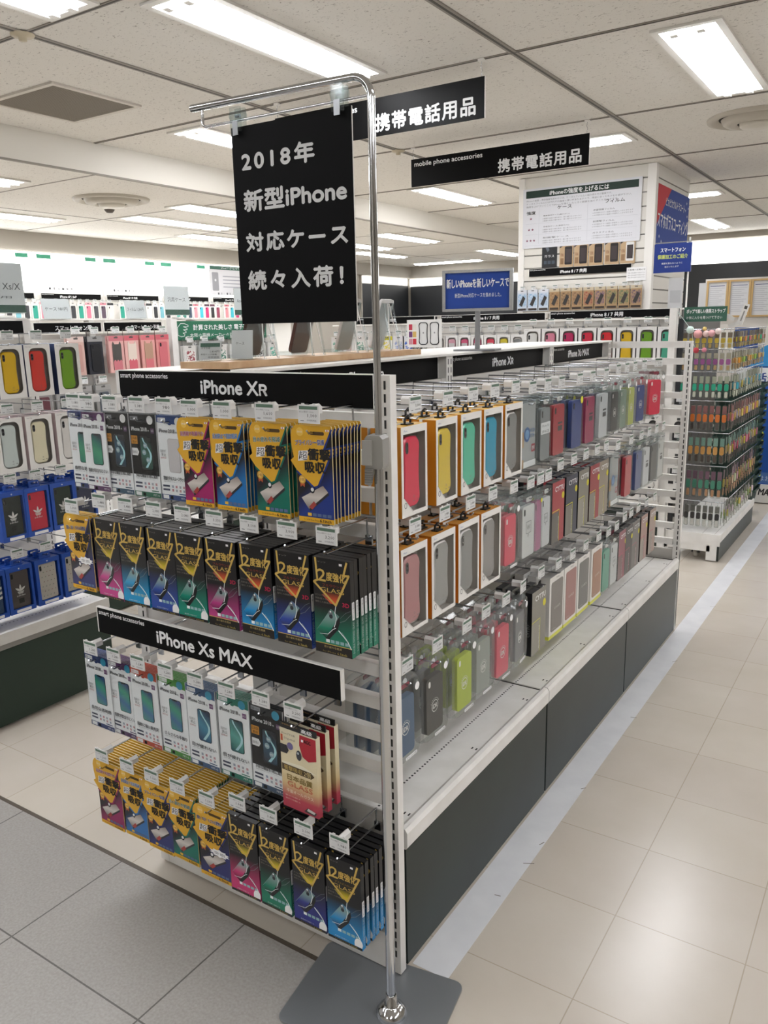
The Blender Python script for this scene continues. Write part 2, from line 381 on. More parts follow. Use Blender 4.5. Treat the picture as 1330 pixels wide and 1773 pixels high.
for i, (x, y, z) in enumerate(hid): place('light', mk_light, (x, y, z), 0, 'unseen fluorescent ceiling light added outside the view, over the aisles', 'light', 'added ceiling lights beyond the frame')

# ------------------------------------------------------------------ other things on the ceiling
t = empty('ceiling_vent', (-3.66, 2.1, ZH)); m = MB()
for (a, b, c, d) in ((-.325, -.295, -.315, .315), (.295, .325, -.315, .315), (-.295, .295, -.315, -.285), (-.295, .295, .285, .315)): m.box(a, b, c, d, -.012, 0, P('cfc9c0', .5))
m.build('frame', t); m = MB()
for k in range(60): m.box(-.295, .295, -.285+k*.0095, -.285+k*.0095+.0055, -.008, -.003, P('8d857a', .6))
m.box(-.295, .295, -.285, .285, -.003, -.001, P('5d564d', .7)); m.build('grille', t); tag(t, 'square brown-grey return air grille in the ceiling at upper left', 'vent')
def mk_diff():
    t = empty('air_diffuser'); D = P('b7b1a5', .5); K = P('39352f', .8)
    m = MB(); m.lathe([(.33, 0), (.325, -.016), (.295, -.024), (.262, -.010), (.250, -.001)], D, 40); m.build('outer_ring', t)
    m = MB(); m.lathe([(.236, -.006), (.222, -.034), (.205, -.044), (.150, -.052), (.128, -.040)], D, 40); m.build('middle_ring', t)
    m = MB(); m.lathe([(.118, -.020), (.112, -.058), (.10, -.068), (.0, -.072)], P('cbc6ba', .45), 32); m.build('cone', t)
    m = MB(); m.lathe([(.252, -.0015), (.0, -.0015)], K, 32); m.build('shadow_gap', t)
    return t
place('diff', mk_diff, (-5.3, 3.73, ZL), 0, 'round white ceiling air diffuser on the lower ceiling left of poster', 'air diffuser', 'round ceiling diffusers')
place('diff', mk_diff, (-.27, 5.18, ZH), 0.4, 'round cream air diffuser in ceiling cut off by the right edge', 'air diffuser', 'round ceiling diffusers')
m = MB(); m.lathe([(.0, -.03), (.03, -.028), (.045, -.01), (.05, 0)], P('5a534c', .6), 16); tag(m.build('smoke_detector', None, (-5.83, 4.13, ZL)), 'small dark ceiling sensor below the round diffuser at left', 'sensor')
def mk_spr():
    m = MB(); m.lathe([(.0, -.03), (.018, -.028), (.02, -.012), (.05, -.008), (.055, 0)], P('b5aa93', .4, .3), 16); return m.build('sprinkler')
place('spr', mk_spr, (-2.8, 1.26, ZH-.006), 0, 'brass sprinkler head on the ceiling grid crossing at upper left', 'sprinkler', 'sprinklers')
place('spr', mk_spr, (-2.79, 4.52, ZH-.006), 0, 'sprinkler head on the grid crossing beneath the front hanging sign', 'sprinkler', 'sprinklers')

# ------------------------------------------------------------------ black hanging signs
def hang_sign(y, label):
    t = empty('hanging_sign', (-1.946, y, 2.508)); m = MB(); m.box(-.72, .72, 0, .004, 0, .204, BLACK)
    m.text('携帯電話用品', .03, .024, .665, .116, -.0006, TXT, bold=.0026, res=3, sp=1.12)
    m.text('mobile phone accessories', -.69, .138, -.10, .182, -.0006, TXT, bold=.0009, res=3)
    m.build('sign_board', t); m = MB(); m.box(-.723, -.72, -.001, .005, 0, .204, WHITE2); m.box(.72, .723, -.001, .005, 0, .204, WHITE2); m.build('edge_strip', t)
    for s in (-.70, .70):
        m = MB(); m.tube([(s, .002, .198), (s, .002, .222), (s+.005, .002, .232), (s, .002, .244), (s-.005, .002, .254), (s, .002, .264), (s, .002, .286)], .002, STEEL, 6); m.box(s-.016, s+.016, -.012, .016, .276, .288, WHITE2); m.build('hanger_wire', t)
    tag(t, label, 'sign', 'black hanging department signs')
hang_sign(2.88, 'front black hanging department sign half hidden behind the poster and chrome pole')
hang_sign(4.51, 'rear black hanging department sign with small English line at left, clear of the pole')
# ================================================================== MAIN DISPLAY GONDOLA
GW, GL = 0.79, 2.51
FLAT = Matrix(((1, 0, 0, 0), (0, 0, 1, 0), (0, 1, 0, 0), (0, 0, 0, 1)))   # lays an upright outline down on the floor
BARS = [1.277-.0752*k for k in range(12)]
SLOT = P('1b1a19', .6)
def gondola_main():
    g = empty('display_gondola', (0, 0, 0))
    def post(x0, x1, y0, y1, z1, fy):
        m = MB(); m.box(x0, x1, y0, y1, .008, z1, RACK)
        xc = (x0+x1)/2
        for k in range(52):
            z = .05+k*.025
            if z+.017 < z1: m.box(xc-.0022+.004, xc+.0022+.004, fy-.0006, fy+.0004, z, z+.0165, SLOT)
        m.build('upright', g)
    post(-.032, 0, 0, .022, 1.352, 0); post(-.79, -.758, 0, .022, 1.352, 0)
    post(-.030, 0, 2.455, 2.478, 1.352, 2.455); post(-.79, -.76, 2.455, 2.478, 1.352, 2.455)
    for y in (.006, 2.46):
        for z in BARS:
            m = MB(); m.box(-.758, -.032, y, y+.011, z-.028, z, RACK); m.box(-.758, -.032, y+.001, y+.02, z-.0015, z+.0005, RACK); m.build('cross_bar', g)
        m = MB(); m.box(-.758, -.032, y, y+.011, 1.322, 1.352, RACK); m.build('top_bar', g)
    m = MB(); m.box(-.79, -.033, .001, .014, .0075, .10, RACK); m.box(-.758, -.032, .014, .018, .10, .40, P('b7b4ae', .45)); m.build('end_panel', g)
    m = MB(); m.box(-.79, 0, 2.462, 2.476, .022, .40, P('b7b4ae', .45)); m.build('end_panel', g)
    bays = [(.03, .853), (.857, 1.665), (1.669, 2.45)]
    for (a, b) in bays:
        for s in (0, 1):
            m = MB(); T = Matrix.Identity(4) if s == 0 else Matrix.Translation((-.79, 0, 0)) @ Matrix.Scale(-1, 4, (1, 0, 0))
            m.box(-.37, -.006, a, b, .338, .352, RACK, T=T)
            # rolled front lip
            m.prism([(0, .312), (.004, .318), (.004, .352), (-.002, .3615), (-.012, .363), (-.022, .356), (-.022, .3515), (-.016, .3515), (-.016, .312)], a, b, RACK, T=T)
            if s == 0:
                n = int((b-a)/.0125)
                for k in range(n): m.add([(-.112, a+.006+k*.0125, .3523), (-.107, a+.006+k*.0125, .3523), (-.107, a+.0115+k*.0125, .3523), (-.112, a+.0115+k*.0125, .3523)], [(0, 1, 2, 3)], SLOT)
                for yy in (a+.06, a+.4, b-.09):
                    for dx in (-.045, -.033): m.add([(dx, yy, .3523), (dx+.004, yy, .3523), (dx+.004, yy+.01, .3523), (dx, yy+.01, .3523)], [(0, 1, 2, 3)], SLOT)
            if s == 0: m.box(-.20, -.004, b-.004, b+.002, .352, .3545, P('a7a49e', .4)); m.box(-.20, -.004, b-.0052, b-.004, .352, .3546, SLOT)
            m.build('base_shelf', g)
            m = MB(); m.box(-.018, -.002, a+.003, b-.002, .010, .308, GREENK, T=T); m.build('kick_panel', g)
            m = MB(); m.box(-.372, -.366, a, b, .34, 1.285, P('cbc8c3', .5), T=T)
            for zz in (.5, .66, .82, .98, 1.14): m.box(-.3665, -.3655, a, b, zz, zz+.0025, P('77736d', .6), T=T)
            m.build('back_panel', g)
    for y in (.03, .905, 1.735, 2.45):
        m = MB(); m.box(-.41, -.364, y-.02, y+.02, .3, 1.3504, RACK)
        for k in range(30):
            for s in (-1, 1): m.box(-.3642, -.3636, y+s*.009-.002, y+s*.009+.002, .6+.025*k, .6165+.025*k, SLOT)
        m.build('upright', g)
    m = MB(); m.box(-.43, -.36, .02, 2.47, 1.3505, 1.357, WHITE2); m.box(-.79, -.43, .02, 2.47, 1.346, 1.353, WHITE2); m.build('top_shelf', g)
    tag(g, 'long white and dark green display gondola in the middle carrying phone films and cases', 'store shelf')
gondola_main()

# header strips ------------------------------------------------------
def header(W, main, loc, rz, label, u0=.32, u1=.58, h=.0635, small='smart phone accessories', tilt=0.0, bold=.0013, zb=.016, zt=.044, bg=None, keep='l'):
    t = empty('header_sign', loc); t.rotation_euler = (tilt, 0, rz)
    m = MB(); m.box(-W/2, W/2, -.003, 0, 0, h, bg or BLACK)
    x = -W/2+.006
    if small: m.text(small, x, h-.0195, x+min(.165, W*.26), h-.0045, -.0035, TXT, bold=.0003, res=2, keep='l')
    m.text(main, -W/2+W*u0, zb, -W/2+W*u1, zt, -.0035, TXT, bold=bold, res=3, keep=keep)
    m.build('sign_strip', t)
    m = MB(); m.box(-W/2-.003, W/2+.003, -.0036, .006, h, h+.002, WHITE2); m.box(-W/2-.003, -W/2, -.0036, .006, 0, h, WHITE2); m.box(W/2, W/2+.003, -.0036, .006, 0, h, WHITE2); m.box(-W/2, W/2, 0, .004, 0, h, WHITE2); m.build('holder', t)
    return tag(t, label, 'sign', 'black header signs')
header(.734, 'iPhone Xʀ', (-.399, -.0068, 1.289), 0, 'black header strip with white lettering across the top of the near rack end', .372, .635, zb=.017, zt=.0455, keep=None)
h2 = header(.734, 'iPhone Xs MAX', (-.411, -.127, .727), 0, 'black header strip with white lettering halfway down the near rack end, projecting on brackets', .285, .685, zb=.015, zt=.0445, keep=None)
for x in (-.2, .2):
    m = MB(); m.box(x-.012, x+.012, .002, .122, .03, .034, RACK); m.tube([(x, .004, .02), (x, .125, .02)], .003, STEEL, 6); m.build('bracket', h2)
header(.815, 'iPhone Xʀ', (-.392, .4675, 1.284), PI/2, 'black header strip behind the chrome pole, nearest bay of the long side', .42, .66)
header(.772, 'iPhone Xʀ', (-.392, 1.32, 1.284), PI/2, 'black header strip over the middle bay of the long side', .42, .66)
header(.655, 'iPhone Xs MAX', (-.392, 2.092, 1.284), PI/2, 'black header strip over the far bay of the long side, longest lettering', .33, .72)

# ------------------------------------------------------------------ chrome sign stand and its poster
s = empty('sign_stand', (.035, -.095, 0))
m = MB(); T = TY(-.05, -.008, 0, math.radians(8.5))
PLATE = MOTTLE('56595e', '63666c', 5, .3); b_ = newmat('brushed_steel_plate')
mm, nt, out = b_; pb = nt.nodes.new('ShaderNodeBsdfPrincipled'); pb.inputs['Base Color'].default_value = rgb(132, 135, 139); pb.inputs['Metallic'].default_value = .55; pb.inputs['Roughness'].default_value = .42; nt.links.new(pb.outputs[0], out.inputs[0])
pts = rrect(-.17, .17, -.115, .135, .022, 5)
# plate lies flat: build from an upright outline turned down
m.prism(pts, .0008, .006, mm, P('c2c4c6', .25, 1.0), back=mm, T=T @ FLAT)
m.build('base_plate', s)
m = MB(); m.lathe([(.033, .006), (.033, .009), (.028, .017), (.018, .024), (.0125, .027), (.0125, .052), (.0105, .054)], CHROME, 28); m.build('base_collar', s)
m = MB(); m.tube([(0, 0, .03), (0, 0, 1.235)], .0098, CHROME, 16); m.build('lower_pole', s)
th = math.radians(182); ca, sa = math.cos(th), math.sin(th)
path = [(0, 0, 1.2), (0, 0, 1.81)]+[(.036*(1-math.cos(a))*ca, .036*(1-math.cos(a))*sa, 1.81+.036*math.sin(a)) for a in [PI/2*k/8 for k in range(1, 9)]]+[(.398*ca, .398*sa, 1.850)]
m = MB(); m.tube(path, .0067, CHROME, 16); m.build('upper_pole', s)
m = MB(); m.tube([(.372*ca, .372*sa, 1.848), (.372*ca, .372*sa, 1.819), (.369*ca, .369*sa, 1.8155), (.364*ca, .364*sa, 1.814), (.006*ca, .006*sa, 1.814)], .0027, CHROME, 8); m.build('hanger_rod', s)
GP = P('8b8984', .4); m = MB()
m.prism([(-.02, 1.193), (.012, 1.193), (.014, 1.2), (.014, 1.247), (.008, 1.253), (-.016, 1.253), (-.02, 1.248)], -.02, .016, GP, T=TY(0, 0, 0, .25)); m.box(-.024, -.006, -.024, -.02, 1.2, 1.245, P('95938f', .4), T=TY(0, 0, 0, .25)); m.build('clamp', s)
m = MB(); m.prism([(-.022, 1.165), (-.012, 1.162), (-.004, 1.195), (-.02, 1.197)], -.02, -.008, P('8b8984', .5), T=TY(0, 0, 0, .25))
for k in range(6): m.box(-.021, -.006, -.0215, -.02, 1.168+k*.0045, 1.170+k*.0045, P('6f6d69', .6), T=TY(0, 0, 0, .25))
m.build('lever', s)
tag(s, 'tall chrome sign stand with steel floor plate at the near corner of the gondola', 'sign stand')
PW, PH = .266, .350
p = empty('poster', (-.134, -.1045, 1.4525), math.radians(1.5))
m = MB(); m.box6(-PW/2, PW/2, 0, .003, 0, PH, BLK2, WHITE2, WHITE2, WHITE2)
for (tx, a, b, v, hh, sp) in (('2018年', .085, .70, .172, .095, 1.3), ('新型iPhone', .085, .945, .368, .103, 1.0), ('対応ケース', .085, .945, .577, .092, 1.2), ('続々入荷！', .085, .90, .772, .097, 1.25)):
    m.text(tx, -PW/2+PW*a, PH*(1-v-hh/2), -PW/2+PW*b, PH*(1-v+hh/2), -.0006, P('d9dadb', .6), bold=.0014, res=5, sp=sp)
m.build('board', p); tag(p, 'black hanging poster with four lines of white Japanese writing announcing 2018 phone cases', 'poster')
def mk_clip():
    m = MB(); C = CLEAR('eef2f2', .12, .03)
    m.box(-.0115, .0115, -.009, -.0035, -.012, .030, C); m.box(-.0115, .0115, .005, .0105, -.012, .030, C); m.tube([(-.0145, .0008, .016), (.0145, .0008, .016)], .009, C, 10)
    o = m.build('sign_clip'); m = MB(); m.box(-.006, .006, -.0095, -.008, -.018, .006, P('9a9da0', .3, .6)); m.tube([(-.005, .0005, .016), (.005, .0005, .016)], .003, STEEL, 8); m.build('metal_grip', o)
    return o
place('clip', mk_clip, (-.252, -.1045, 1.806), math.radians(1.5), 'clear plastic clip gripping the black poster at its left corner', 'clip', 'poster clips')
place('clip', mk_clip, (-.026, -.0995, 1.808), math.radians(1.5), 'clear plastic clip gripping the black poster at its right corner', 'clip', 'poster clips')

# ------------------------------------------------------------------ things on top of the gondola
WOOD = MOTTLE('b8946f', 'c9a883', 22, .5)
m = MB(); m.prism(rrect(-.59, -.435, .02, .86, .008, 3), 1.3574, 1.373, WOOD, T=FLAT)
tag(m.build('display_board'), 'pale wooden board on top of the gondola under the phone stands', 'board')
def mk_stand():
    t = empty('phone_stand'); A = CLEAR('f0f3f3', .16, .05); m = MB()
    # back plate leaning towards +x with a turned-up toe
    pr = [(-.06, .010), (-.058, .001), (-.045, .001), (-.012, .001), (.032, .135), (.029, .136), (-.014, .004), (-.044, .004), (-.055, .0045), (-.056, .011)]
    m.prism(pr, -.033, .033, A); m.build('front_plate', t)
    m = MB(); m.prism([(.032, .135), (.029, .136), (.052, .0), (.056, .0)], -.026, -.022, A); m.prism([(.032, .135), (.029, .136), (.052, .0), (.056, .0)], .022, .026, A)
    for s_ in (-1, 1): m.tube([(.031, s_*.004, .134), (.05, s_*.024, .002)], .0013, P('f2f2f0', .3), 6)
    m.build('strut', t)
    return t
def mk_demo(body, screen):
    def f():
        m = MB(); m.prism(rrect(-.034, .034, 0, .146, .010, 4), -.004, .004, P(body, .3), P(body, .25))
        o = m.build('phone_sample'); k = MB(); k.rect(-.030, .030, .012, .134, -.0044, P(screen, .15)); k.build('screen', o)
        k = MB(); k.box(-.025, -.009, .004, .0046, .128, .136, P('1c1c1e', .2)); k.build('camera_window', o)
        return o
    return f
for i, (y, col, sc, lab) in enumerate(((.20, '3a2b25', '8d8984', 'dark brown phone sample'), (.385, '4a302b', 'b07a6d', 'rose patterned phone sample'), (.585, 'b9b6b4', 'c3988c', 'pale pink phone sample'), (.755, 'd5d5d6', 'b8babd', 'white phone sample'))):
    place('pstand', mk_stand, (-.517, y, 1.373), 0, 'clear acrylic phone stand on the wooden board holding the %s' % lab, 'phone stand', 'acrylic phone stands')
    o = place('demo%d' % i, mk_demo(col, sc), (-.536, y, 1.381), (0, math.radians(17.5), 0), '%s leaning on a clear stand, %s from the near end' % (lab, NTH[i]), 'phone', 'phone samples on the wooden board')
    o.rotation_euler = (math.radians(-18.5), 0, -PI/2)
def card(w, h, loc, rz, label, lines, lean=.22, band=None):
    t = empty('price_card', loc, rz); R = Matrix.Rotation(-lean, 4, 'X'); m = MB(); m.box(-w/2, w/2, 0, .001, .003, h, PAPER, T=R)
    if band: m.rect(-w/2+.003, w/2-.003, h-.014, h-.005, -.0004, P(band, .5), T=R)
    for (tx, a, b, c, d) in lines: m.text(tx, -w/2+w*a, h*b, -w/2+w*c, h*d, -.0004, TXTB, res=1, T=R)
    m.build('card', t); m = MB(); C = CLEAR(); m.box(-w/2-.003, w/2+.003, -.003, -.002, 0, h+.004, C, T=R); m.box(-w/2-.003, w/2+.003, -.035, .03, 0, .0015, C); m.build('holder', t)
    return tag(t, label, 'price card')
card(.055, .046, (-.545, .075, 1.373), .35, 'small price card with green band on the near end of the wooden board', [('スマホ用', .08, .58, .5, .7), ('1,834円', .5, .4, .92, .52), ('新型ケース各種', .08, .28, .8, .36), ('本体価格', .4, .14, .92, .22)], .2, '3f6b58')
card(.05, .07, (-.5, .135, 1.373), .5, 'blank pale acrylic card stand behind the small price card on the board', [('ケース', .2, .5, .6, .6)], .25)
# little blue framed sign on a post
t = empty('sign_stand', (-.4, 1.165, 1.357), math.radians(13)); m = MB(); m.prism(rrect(-.07, .07, -.055, .055, .008, 3), 0, .006, P('8f9296', .35, .9), T=FLAT); m.build('base_plate', t)
m = MB(); m.box(-.008, .008, -.004, .004, .004, .132, P('9b9ea2', .3, .9)); m.build('post', t)
bw, bh = .236, .132
m = MB(); m.ring([(-bw/2, .128), (bw/2, .128), (bw/2, .128+bh), (-bw/2, .128+bh)], [(-bw/2+.011, .137), (bw/2-.011, .137), (bw/2-.011, .119+bh), (-bw/2+.011, .119+bh)], -.012, .002, P('b9bcbf', .25, .9)); m.build('frame', t)
m = MB(); m.box(-bw/2+.01, bw/2-.01, -.007, 0, .136, .12+bh, P('143f96', .6)); m.text('新しいiPhoneを新しいケースで', -bw/2+.014, .203, bw/2-.014, .232, -.0076, P('f3f4f6', .6), bold=.0005, res=2)
m.text('新型iPhone対応ケースを集めました。', -bw/2+.042, .172, bw/2-.038, .186, -.0076, P('e4e9f2', .6), res=2); m.build('panel', t)
tag(t, 'small blue framed sign on a post standing on top of the gondola', 'sign stand')
# ================================================================== GOODS
# every pack: x across, front at y=0 facing -y, bottom at z=0
def shock_pack(w, h, col, tagline, inch='6.1inch', burst=False):
    """die-cut card with the big yellow arrow"""
    def U(u, v): return (-w/2+u*w, v*h)
    def f():
        m = MB()
        outl = [U(0, 0), U(1, 0), U(1, .985), U(.98, 1), U(.02, 1), U(-.05, .985), U(-.11, .945), U(-.145, .885), U(-.13, .78), U(-.08, .665), U(-.18, .63), U(0, .53)]
        g = GRAD([(0, col), (.28, col), (.62, '1b1a22'), (1, '15151a')], 2, 0, h*.72, .3, -.75)
        m.prism(outl, 0, .0026, g, P('cdbd8a', .5), P('d7d3ca', .5))
        Yl = P('d6a42c', .35)
        m.poly([U(0, .53), U(-.18, .63), U(-.08, .665), U(-.13, .78), U(-.145, .885), U(-.11, .945), U(-.05, .985), U(.02, 1), U(.98, 1), U(1, .985), U(.96, .93), U(.77, .765), U(.98, .785), U(.965, .715), U(.57, .385), U(.49, .365)], -.0003, Yl)
        m.stroke([U(1, .965), U(.955, .92), U(.775, .757), U(.985, .785), U(.97, .71), U(.59, .385), U(.47, .365), U(0, .52)], w*.045, -.0005, P(col if col != '1c2150' else '2c3a8c', .35))
        m.rect(-w/2, w/2, 0, .052*h, -.0005, P('dba723', .4)); m.text('for 2018 New iPhone', *U(.14, .016), *U(.58, .034), -.0007, TXTB, res=1); m.text(inch, *U(.6, .012), *U(.92, .043), -.0007, P('1a1712', .5), bold=.0002)
        m.prism(rrect(*[U(.4, 0)[0], U(.8, 0)[0]], U(0, .905)[1], U(0, .94)[1], .0028, 3), -.0006, -.0003, P('4a3410', .6))
        T = Matrix.Rotation(math.radians(-3), 4, 'Y')
        m.text(tagline, *U(.08, .8), *U(.9, .855), -.0008, PAPER, bold=.0006, res=1, T=T); m.text(tagline, *U(.08, .8), *U(.9, .855), -.0010, P(col, .4), bold=.00015, res=1, T=T)
        m.poly([U(.04, .63), U(.3, .645), U(.34, .745), U(.07, .735)], -.0006, PAPER); m.text('超', *U(.07, .645), *U(.31, .735), -.0009, TXTB, res=1)
        m.text('衝撃', *U(.34, .65), *U(.95, .765), -.0009, P('16120c', .5), bold=.0011, res=2); m.text('吸収', *U(.24, .52), *U(.80, .632), -.0009, P('16120c', .5), bold=.0011, res=2)
        m.disc(*U(.14, .44), w*.1, -.0006, P('c79a3b', .35), 14); m.disc(*U(.14, .44), w*.07, -.0008, P('e2bd62', .4), 12); m.text('5倍', *U(.08, .425), *U(.2, .455), -.0010, P('7a1f1a', .5), res=1); m.poly([U(.07, .40), U(.21, .40), U(.2, .36), U(.14, .38), U(.08, .36)], -.0005, P('b2542f', .4))
        m.poly([U(.1, .25), U(.72, .395), U(.86, .33), U(.3, .135)], -.0006, GRAD([(0, '6f6a66'), (.5, 'c9c3bd'), (1, '8e8079')], 2, .13*h, .4*h, .25)); m.poly([U(.3, .135), U(.86, .33), U(.88, .305), U(.33, .115)], -.0006, P('2c2b30', .3)); m.poly([U(.3, .16), U(.45, .225), U(.52, .19), U(.4, .135)], -.0008, P('9c3b36', .4))
        m.disc(*U(.42, .335), w*.065, -.0009, P('2b2c30', .2), 12); m.disc(*U(.42, .345), w*.045, -.0011, P('d9dadb', .2), 12)
        for k in range(5): m.rect(U(.26+.14*k, 0)[0], U(.26+.14*k+.11, 0)[0], .066*h, .098*h, -.0006, P('e0b23a' if k == 0 else '56698f', .4))
        if burst:
            m.poly([U(.68+(.34 if i % 2 else .25)*math.cos(2*PI*i/20), .405+(.055 if i % 2 else .04)*math.sin(2*PI*i/20)) for i in range(20)], -.0012, PAPER); m.text('全面', *U(.5, .385), *U(.86, .425), -.0014, TXTG, res=1)
        m.disc(*U(.12, .93), w*.1, -.0006, P('e5bd55', .4), 14); m.text('SHOCK', *U(.05, .92), *U(.19, .94), -.0008, PAPER, res=1); m.rect(U(.84, 0)[0], U(.94, 0)[0], .945*h, .965*h, -.0006, PAPER); m.disc(*U(.89, .955), w*.018, -.0008, P('c4302b'), 8)
        return m.build('film_packet')
    return f
GOLD = P('cbab58', .4)
def glass_box(w, h, t, col, tri, threeD):
    def U(u, v): return (-w/2+u*w, v*h)
    def f():
        m = MB()
        g = GRAD([(0, col), (.12, col), (.52, '131215'), (1, '0b0a0c')], 2, 0, h*.95, .3); gs = GRAD([(0, col), (.22, col), (.52, '0d0d0f'), (1, '0a0a0c')], 2, 0, h, .35)
        m.box6(-w/2, w/2, 0, t, 0, h, g, gs, P('111113', .35), P('101012', .4))
        m.poly([U(.22, .62+.0), U(.46, .505+.035), U(.6, .535), U(.80, .69)], -.0002, GRAD([(0, tri), (.18, tri), (.62, '1a1410')], 2, .53*h, .74*h, .3))
        m.poly([U(.08, .735), U(.6, .535), U(.93, .83), U(.8, .83), U(.12, .745)], -.00025, GRAD([(0, tri), (.18, tri), (.62, '15110d')], 2, .53*h, .74*h, .3))
        m.stroke([U(.08, .99), U(.12, .765), U(.02, .742), U(.6, .53), U(.97, .857), U(.83, .852), U(.92, .985)], w*.05, -.0004, GOLD)
        m.text('2', *U(.13, .762), *U(.35, .885), -.0006, GOLD, bold=.0005); m.text('度強化', *U(.37, .775), *U(.88, .865), -.0006, GOLD, bold=.0006, res=2)
        m.text('GLASS', *U(.2, .655), *U(.84, .70), -.0006, GOLD, res=2); m.text('ダブルストロング' if not threeD else 'フルラウンド', *U(.26, .712), *U(.8, .74), -.0006, P('9c3528' if threeD else 'a8862f', .5), res=1)
        for k in range(3): m.text(('ガラスの表面を', '熱処理と化学', '強化した新素材')[k], *U(.04, .6-.035*k), *U(.4+.03*k, .62-.035*k), -.0004, P('7f7a70', .6), res=1)
        if threeD: m.text('3D', *U(.78, .53), *U(.96, .572), -.0006, P('b8244a', .4), bold=.0004)
        lt = '7d9a97'
        m.poly([U(.06, .24), U(.46, .48), U(.68, .42), U(.3, .16)], -.0003, GRAD([(0, '1c1d20'), (.35, col), (.75, lt), (1, col)], 2, .16*h, .48*h, .2)); m.poly([U(.3, .16), U(.68, .42), U(.7, .36), U(.62, .27), U(.34, .13)], -.00035, P('17181b', .25))
        m.stroke([U(.06, .24), U(.46, .48), U(.68, .42)], w*.008, -.0005, P(lt, .3)); m.stroke([U(.14, .2), U(.36, .21), U(.5, .27), U(.58, .29)], w*.012, -.0006, P('dfe8ea', .3))
        m.disc(*U(.45, .44), w*.065, -.0006, P('6c7478', .15), 14); m.disc(*U(.46, .405), w*.05, -.0007, P('30343a', .1), 12); m.disc(*U(.45, .455), w*.022, -.0009, P('eef1f3', .2), 8)
        m.stroke([U(.6, .52), U(.57, .45), U(.61, .4), U(.575, .34), U(.54, .3)], w*.016, -.0008, P('e6eef0', .3)); m.stroke([U(.66, .27), U(.8, .215), U(.9, .17), U(.985, .1)], w*.024, -.0008, P('e9f1f3', .3)); m.stroke([U(.74, .26), U(.86, .2), U(.9, .17)], w*.008, -.0008, P('b9c8cc', .3))
        m.stroke([U(.7, .36), U(.84, .39), U(.99, .46)], w*.01, -.0005, P('7a8488', .3)); m.stroke([U(.7, .4), U(.86, .47), U(.99, .5)], w*.008, -.0005, P('6a7478', .3))
        if threeD:
            m.rect(-w/2, w/2, 0, .098*h, -.0003, P('15100f', .35)); m.rect(-w/2, w/2, .098*h, .106*h, -.0004, GOLD); m.text('目の疲れを軽減', *U(.25, .06), *U(.72, .085), -.0006, P('b9a46a', .5), res=1)
        else:
            m.rect(-w/2, w/2, 0, .03*h, -.0003, P('15131a', .35)); m.text('高透明で色鮮やか', *U(.2, .045), *U(.62, .06), -.0006, P('c9d2d6', .5), res=1)
            m.poly([U(.78, .035), U(.78, .075)]+[U(.9+.12*math.cos(a), .075+.06*math.sin(a)) for a in [PI-PI*k/8 for k in range(9)]]+[U(1, .035)], -.0007, PAPER)
        m.text('for iPhone', *U(.2, .012 if threeD else .008), *U(.56, .03 if threeD else .02), -.0006, P('9c8a52', .5), res=1); m.text('6.1inch', *U(.6, .01 if threeD else .006), *U(.86, .036 if threeD else .024), -.0007, P('c8b25e', .5), res=1)
        for k in range(5): m.rect(U(.3+.13*k, 0)[0], U(.3+.13*k+.1, 0)[0], .122*h, .155*h, -.0005, P('e3e9ea', .4) if k == 0 else P('8fb3b8' if k else col, .4))
        m.rect(U(.72, 0)[0], U(.8, 0)[0], .945*h, .968*h, -.0005, PAPER); m.text('サンワ', *U(.14, .95), *U(.36, .965), -.0005, P('8d8a84'), res=1)
        m.add([(w/2+.0003, t*.15, h*.1), (w/2+.0003, t*.8, h*.1), (w/2+.0003, t*.8, h*.40), (w/2+.0003, t*.15, h*.40)], [(0, 1, 2, 3)], gs)
        Ts = Matrix.Translation((w/2+.0005, t*.5, 0)) @ Matrix.Rotation(PI/2, 4, 'Z') @ Matrix.Rotation(-PI/2, 4, 'Y')
        m.text('DOUBLE TEMPERED GLASS', .05*h, -t*.2, .38*h, t*.2, 0, P('b7c6c4', .5), res=1, T=Ts)
        o = m.build('glass_film_box')
        k = MB(); k.prism(rrect(.40*h, .585*h, -t*.3, t*.3, t*.12, 2), -.0006, 0, PAPER, T=Ts); k.text('iPhone専用', .42*h, -t*.14, .57*h, t*.14, -.0009, TXTG, res=1, T=Ts); k.build('side_sticker', o)
        return o
    return f
